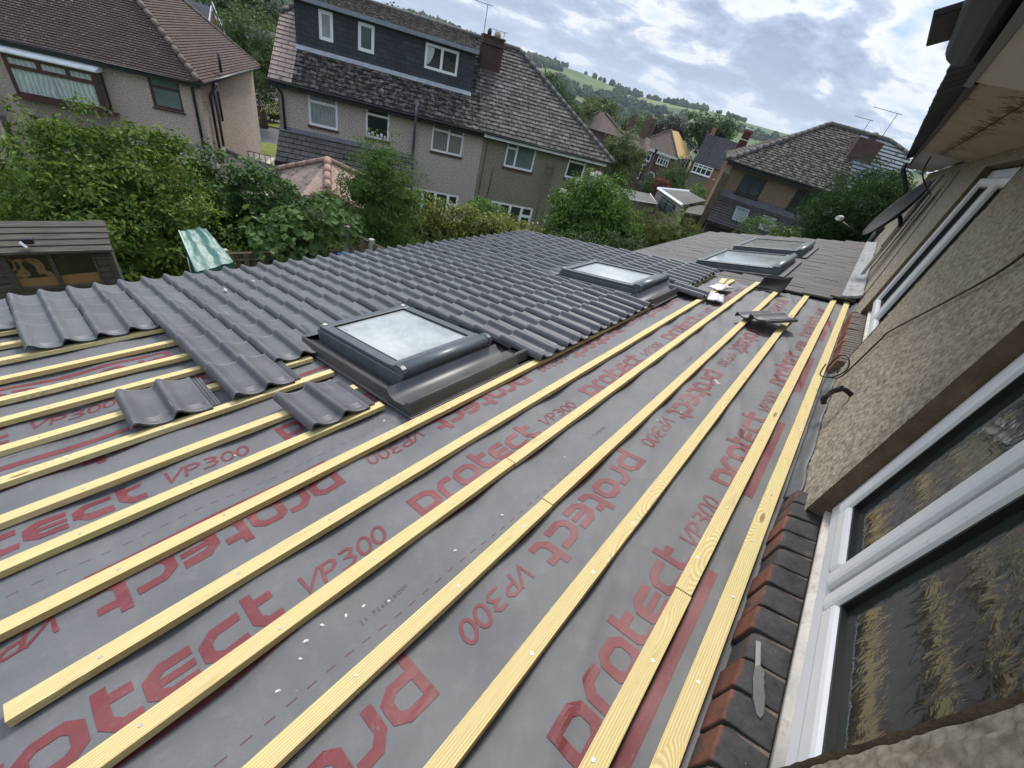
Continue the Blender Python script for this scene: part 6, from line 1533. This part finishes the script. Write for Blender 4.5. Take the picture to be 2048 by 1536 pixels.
RM = MB(); RM.slab([(-1.2,-.4,e4),(7.4,-.4,e4),(3.1,3.6,p4)], .1, 0); RM.slab([(-1.2,9,e4),(-1.2,-.4,e4),(3.1,3.6,p4),(3.1,7.5,p4)], .1, 0)
RM.slab([(7.4,-.4,e4),(7.4,9.5,e4),(3.3,7.5,p4),(3.1,3.6,p4)], .1, 1); r4 = RM.build('roof', [M_FR, M_OCH], h4)
rd = MB(); ridge(rd, (7.35,-.38,e4+.08), (3.1,3.6,p4+.05), .12); ridge(rd, (-1.2,-.38,e4+.08), (3.1,3.6,p4+.05), .12); rd.build('ridge_tiles', M_CLAYR, r4)
MB().box(-1.25,7.45,-.5,-.42,e4-.32,e4).build('gutter', M_DIRTW, h4)
for uu in (-2.0, -.9): MB().box(uu-.4,uu+.4,4.5,5.3,-1,3.4 if uu > -1.5 else 3.6).build('chimney', M_FB, h4)
hwin(h4, -.1,2.75,-2.75,-1.35,-.2,[.6,1.3,2.0],[(-1,9,-1.75)],M_WF,M_GD,.13,.1); hwin(h4, 4.0,6.1,-2.6,-1.3,-.2,[4.55,5.1,5.6],[(0,9,-1.7)],M_WF,M_GD,.13,.1)
hwin(h4, -1.9,2.1,-5.7,-3.6,-.6,[-1.2,-.4,.4,1.2],[(-9,9,-4.2)],M_WF,M_GD,.14,.12,'bay_window'); MB().box(-2.1,2.3,-.75,-.002,-3.55,-3.4).build('bay_roof', M_DIRTW, h4); MB().box(-1.95,2.15,-.5,-.002,-8,-5.75).build('bay_wall', M_FB, h4)
m = MB(); m.tube([(3.9+.75*math.cos(a), -.05, -4.9+.75*math.sin(a)) for a in [PI*k/10 for k in range(11)]], .09, 6); m.build('porch_arch', M_DIRTW, h4)
# scaffold poles against the ochre slope
m = MB()
for uu, dy in ((7.9,.2),(8.6,1.2),(8.2,3),(9.0,4.2)): m.tube([(uu,dy,-6),(uu,dy,1.0)], .05, 5)
m.tube([(7.6,0,-.6),(9.3,4.6,-.6)], .05, 5); m.tube([(7.9,.2,-2),(8.6,3,1)], .05, 5); m.tube([(-1.6,-1.0,-.75),(8.2,-1.0,-.75)], .05, 5)
sc = m.build('scaffold', plain('scaffold_tube', (.22,.21,.2), .5)); sc.matrix_world = h4.matrix_world.copy(); tag(sc, 'scaffold poles along the eaves of the ochre-roofed house', 'scaffold')
h5 = house_at('house', 83.44, 28.39, -73, 'orange-brick gabled house with a dark slate roof and white bay window', group=FH)
e5, p5_ = -.55, 3.45
m = MB(); m.box(0,8.5,.0,8.4,-8.5,e5); m.build('wall', M_FB2, h5); MB().poly([(0,0,e5),(0,8.4,e5),(0,4.2,p5_)]).poly([(8.5,0,e5),(8.5,8.4,e5),(8.5,4.2,p5_)]).build('gable', M_FB2, h5)
RM = MB(); RM.coursed([(-.15,-.4,e5-.25),(8.7,-.4,e5-.25),(8.7,4.2,p5_+.1),(-.15,4.2,p5_+.1)], .34, .06); RM.slab([(8.7,8.8,e5-.25),(-.15,8.8,e5-.25),(-.15,4.2,p5_+.1),(8.7,4.2,p5_+.1)], .12); RM.build('roof', M_SL, h5)
MB().box(.4,1.1,4.6,5.4,3,4.7).build('chimney', M_FB2, h5)
hwin(h5, .2,3.6,-2.3,-.85,-.45,[.95,1.75,2.6],[(-9,9,-1.3)],M_WF,M_GD,.14,.12,'bay_window'); MB().box(.25,3.55,-.3,-.002,-8,-2.35).build('bay_wall', plain('grey_render', (.16,.14,.12), .9), h5)
hwin(h5, 4.3,6.0,-2.4,-1.1,0,[5.1],(),M_WF,M_CURT2,.14,.12)
m = MB(); m.tube([(4.6,-.1,-8),(4.6,-.1,-5.2)] + [(5.4-.8*math.cos(a), -.1, -5.2+.7*math.sin(a)) for a in [PI*k/8 for k in range(1,8)]] + [(6.2,-.1,-5.2),(6.2,-.1,-8)], .13, 6); m.build('door_frame', M_WF, h5); MB().box(5.3,5.5,-.12,-.01,-8,-4.6).build('door_bar', M_WF, h5)
h6 = house_at('bungalow', 61.5, 36.8, -58, 'brown hip-roofed bungalow behind the hip of the pair', group=FH)
RM = MB(); RM.slab([(-3.0,-3.6,.5),(4.6,-3.6,.5),(.5,0,2.6),(-.2,0,2.6)], .1); RM.slab([(4.6,-3.6,.5),(4.6,5,.5),(1.0,1.2,2.6),(.5,0,2.6)], .1); RM.slab([(-3.0,5,.5),(-3.0,-3.6,.5),(-.2,0,2.6)], .1); RM.slab([(4.6,5,.5),(-3,5,.5),(-.2,0,2.6),(1.0,1.2,2.6)], .1)
r6 = RM.build('roof', M_FR, h6); rd = MB(); ridge(rd, (4.55,-3.55,.58), (.5,0,2.65), .13); ridge(rd, (-2.95,-3.55,.58), (-.2,0,2.65), .13); rd.build('ridge_tiles', M_CLAYR, r6); MB().box(-2.6,4.2,-3.2,4.6,-5,.42).build('wall', M_FB, h6)
h7 = house_at('house', 68.5, 36.5, -60, 'small brown roof with two tall chimneys behind the bungalow', group=FH)
RM = MB(); RM.slab([(-1,-3,-.7),(5,-3,-.7),(5,1,.9),(-1,1,.9)], .1); RM.slab([(5,5,-.7),(-1,5,-.7),(-1,1,.9),(5,1,.9)], .1); RM.build('roof', M_FR, h7); MB().box(-.8,4.8,-2.6,4.6,-6,-.7).build('wall', M_FB, h7)
for uu in (1.2, 3.6): cc = MB().box(uu-.5,uu+.5,.5,1.5,.6,2.9).build('chimney', M_FB, h7); MB().tube([(uu,1,2.9),(uu,1,3.35)], [.2,.16], 8).build('chimney_pot', M_CLAYR, cc)
h0 = house_at('house', 19.87, 57.03, -36, 'grey-roofed gabled house with white bargeboards at the top left, across the street', group=FH)
RM = MB(); RM.slab([(-9,-4.2,-1.3),(0,-4.2,-1.3),(0,0,2.2),(-9,0,2.2)], .12); RM.slab([(0,4.2,-1.3),(-9,4.2,-1.3),(-9,0,2.2),(0,0,2.2)], .12); RM.slab([(.2,-2.2,-.4),(6,-2.2,-.4),(6,1.2,1.5),(.2,1.2,1.5)], .12); RM.build('roof', m_rooftile('grey_slate_far', (.085,.085,.092), (.105,.105,.112), .4, .25, None, None, .5), h0)
MB().box(-8.8,-.25,-3.8,3.8,-5,-1.2).box(.25,5.8,-2.0,1.1,-5,-.45).build('wall', M_FB2, h0); MB().poly([(-.05,-3.8,-1.2),(-.05,3.8,-1.2),(-.05,0,2.0)]).build('gable', M_FB2, h0)
MB().slab([(.05,-4.3,-1.45),(.05,0.05,2.28),(.05,.05,2.02),(.05,-4.1,-1.55)], .06).slab([(.05,4.3,-1.45),(.05,0.05,2.28),(.05,.05,2.02),(.05,4.1,-1.55)][::-1], .06).build('bargeboard', M_WF, h0)
aerial(h0, (.4,-.6,-.5), 3.9, (-.9,-.2,0), 1.6, 5, .6, .03); MB().tube([(.4,-.6,2.6),(2.1,-1.6,-1.6)], .04, 5).build('stay', M_DIRTW, h0)
h8 = house_at('house', 19.6, 44.6, -36, 'brick house front with a white window across the street, partly behind the pair', group=FH)
MB().box(-1.2,6,0,6,-4.2,-.55).build('wall', M_FB, h8); hwin(h8, -.6,.9,-2.6,-.9,0,[.1],(),M_WF,M_GD,.12,.1)
MB().slab([(-1.6,-.4,-.5),(6.4,-.4,-.5),(6.4,3,1.2),(-1.6,3,1.2)], .1).build('roof', M_FR, h8)
ch_ = empty('chimney_stack', T(39.4, 10.7, 2.2), 'red-brick chimney stack with a banded pot left of the tan house roof', 'chimney')
MB().box(-.62,.62,-.5,.5,-5,1.1).box(-.7,.7,-.58,.58,1.1005,1.22).build('stack', M_FB2, ch_); MB().tube([(0,0,1.22),(0,0,2.6),(0,0,2.62),(0,0,2.8)], [.36,.30,.34,.34], 12).build('chimney_pot', plain('red_pot', (.14,.045,.036), .7, .2, 6), ch_); MB().tube([(0,0,2.8),(0,0,2.88)], .33, 12).tube([(0,0,2.1),(0,0,2.15)], .335, 12).build('pot_band', M_DIRTW, ch_)
# ------------------------------------------------------------------ the air: far hillside fades a little towards blue
hm = bpy.data.materials.new('haze'); hm.use_nodes = True; nt = hm.node_tree; nt.nodes.remove(nt.nodes['Principled BSDF'])
pv = nt.nodes.new('ShaderNodeVolumePrincipled'); pv.inputs['Color'].default_value = (.80,.88,1,1); pv.inputs['Density'].default_value = .00013; pv.inputs['Anisotropy'].default_value = .2
nt.links.new(pv.outputs[0], nt.nodes['Material Output'].inputs['Volume'])
hz_ = MB().box(-300, 1450, -500, 1350, -60, 75).build('haze', hm); tag(hz_, 'thin summer haze over the valley', 'haze', kind='stuff')
SC.cycles.volume_bounces = 0
# every labelled thing that is not setting says so
for o in list(COL.objects):
    if o.parent is None and o.type in ('MESH', 'EMPTY') and 'label' in o and 'kind' not in o: o['kind'] = 'thing'
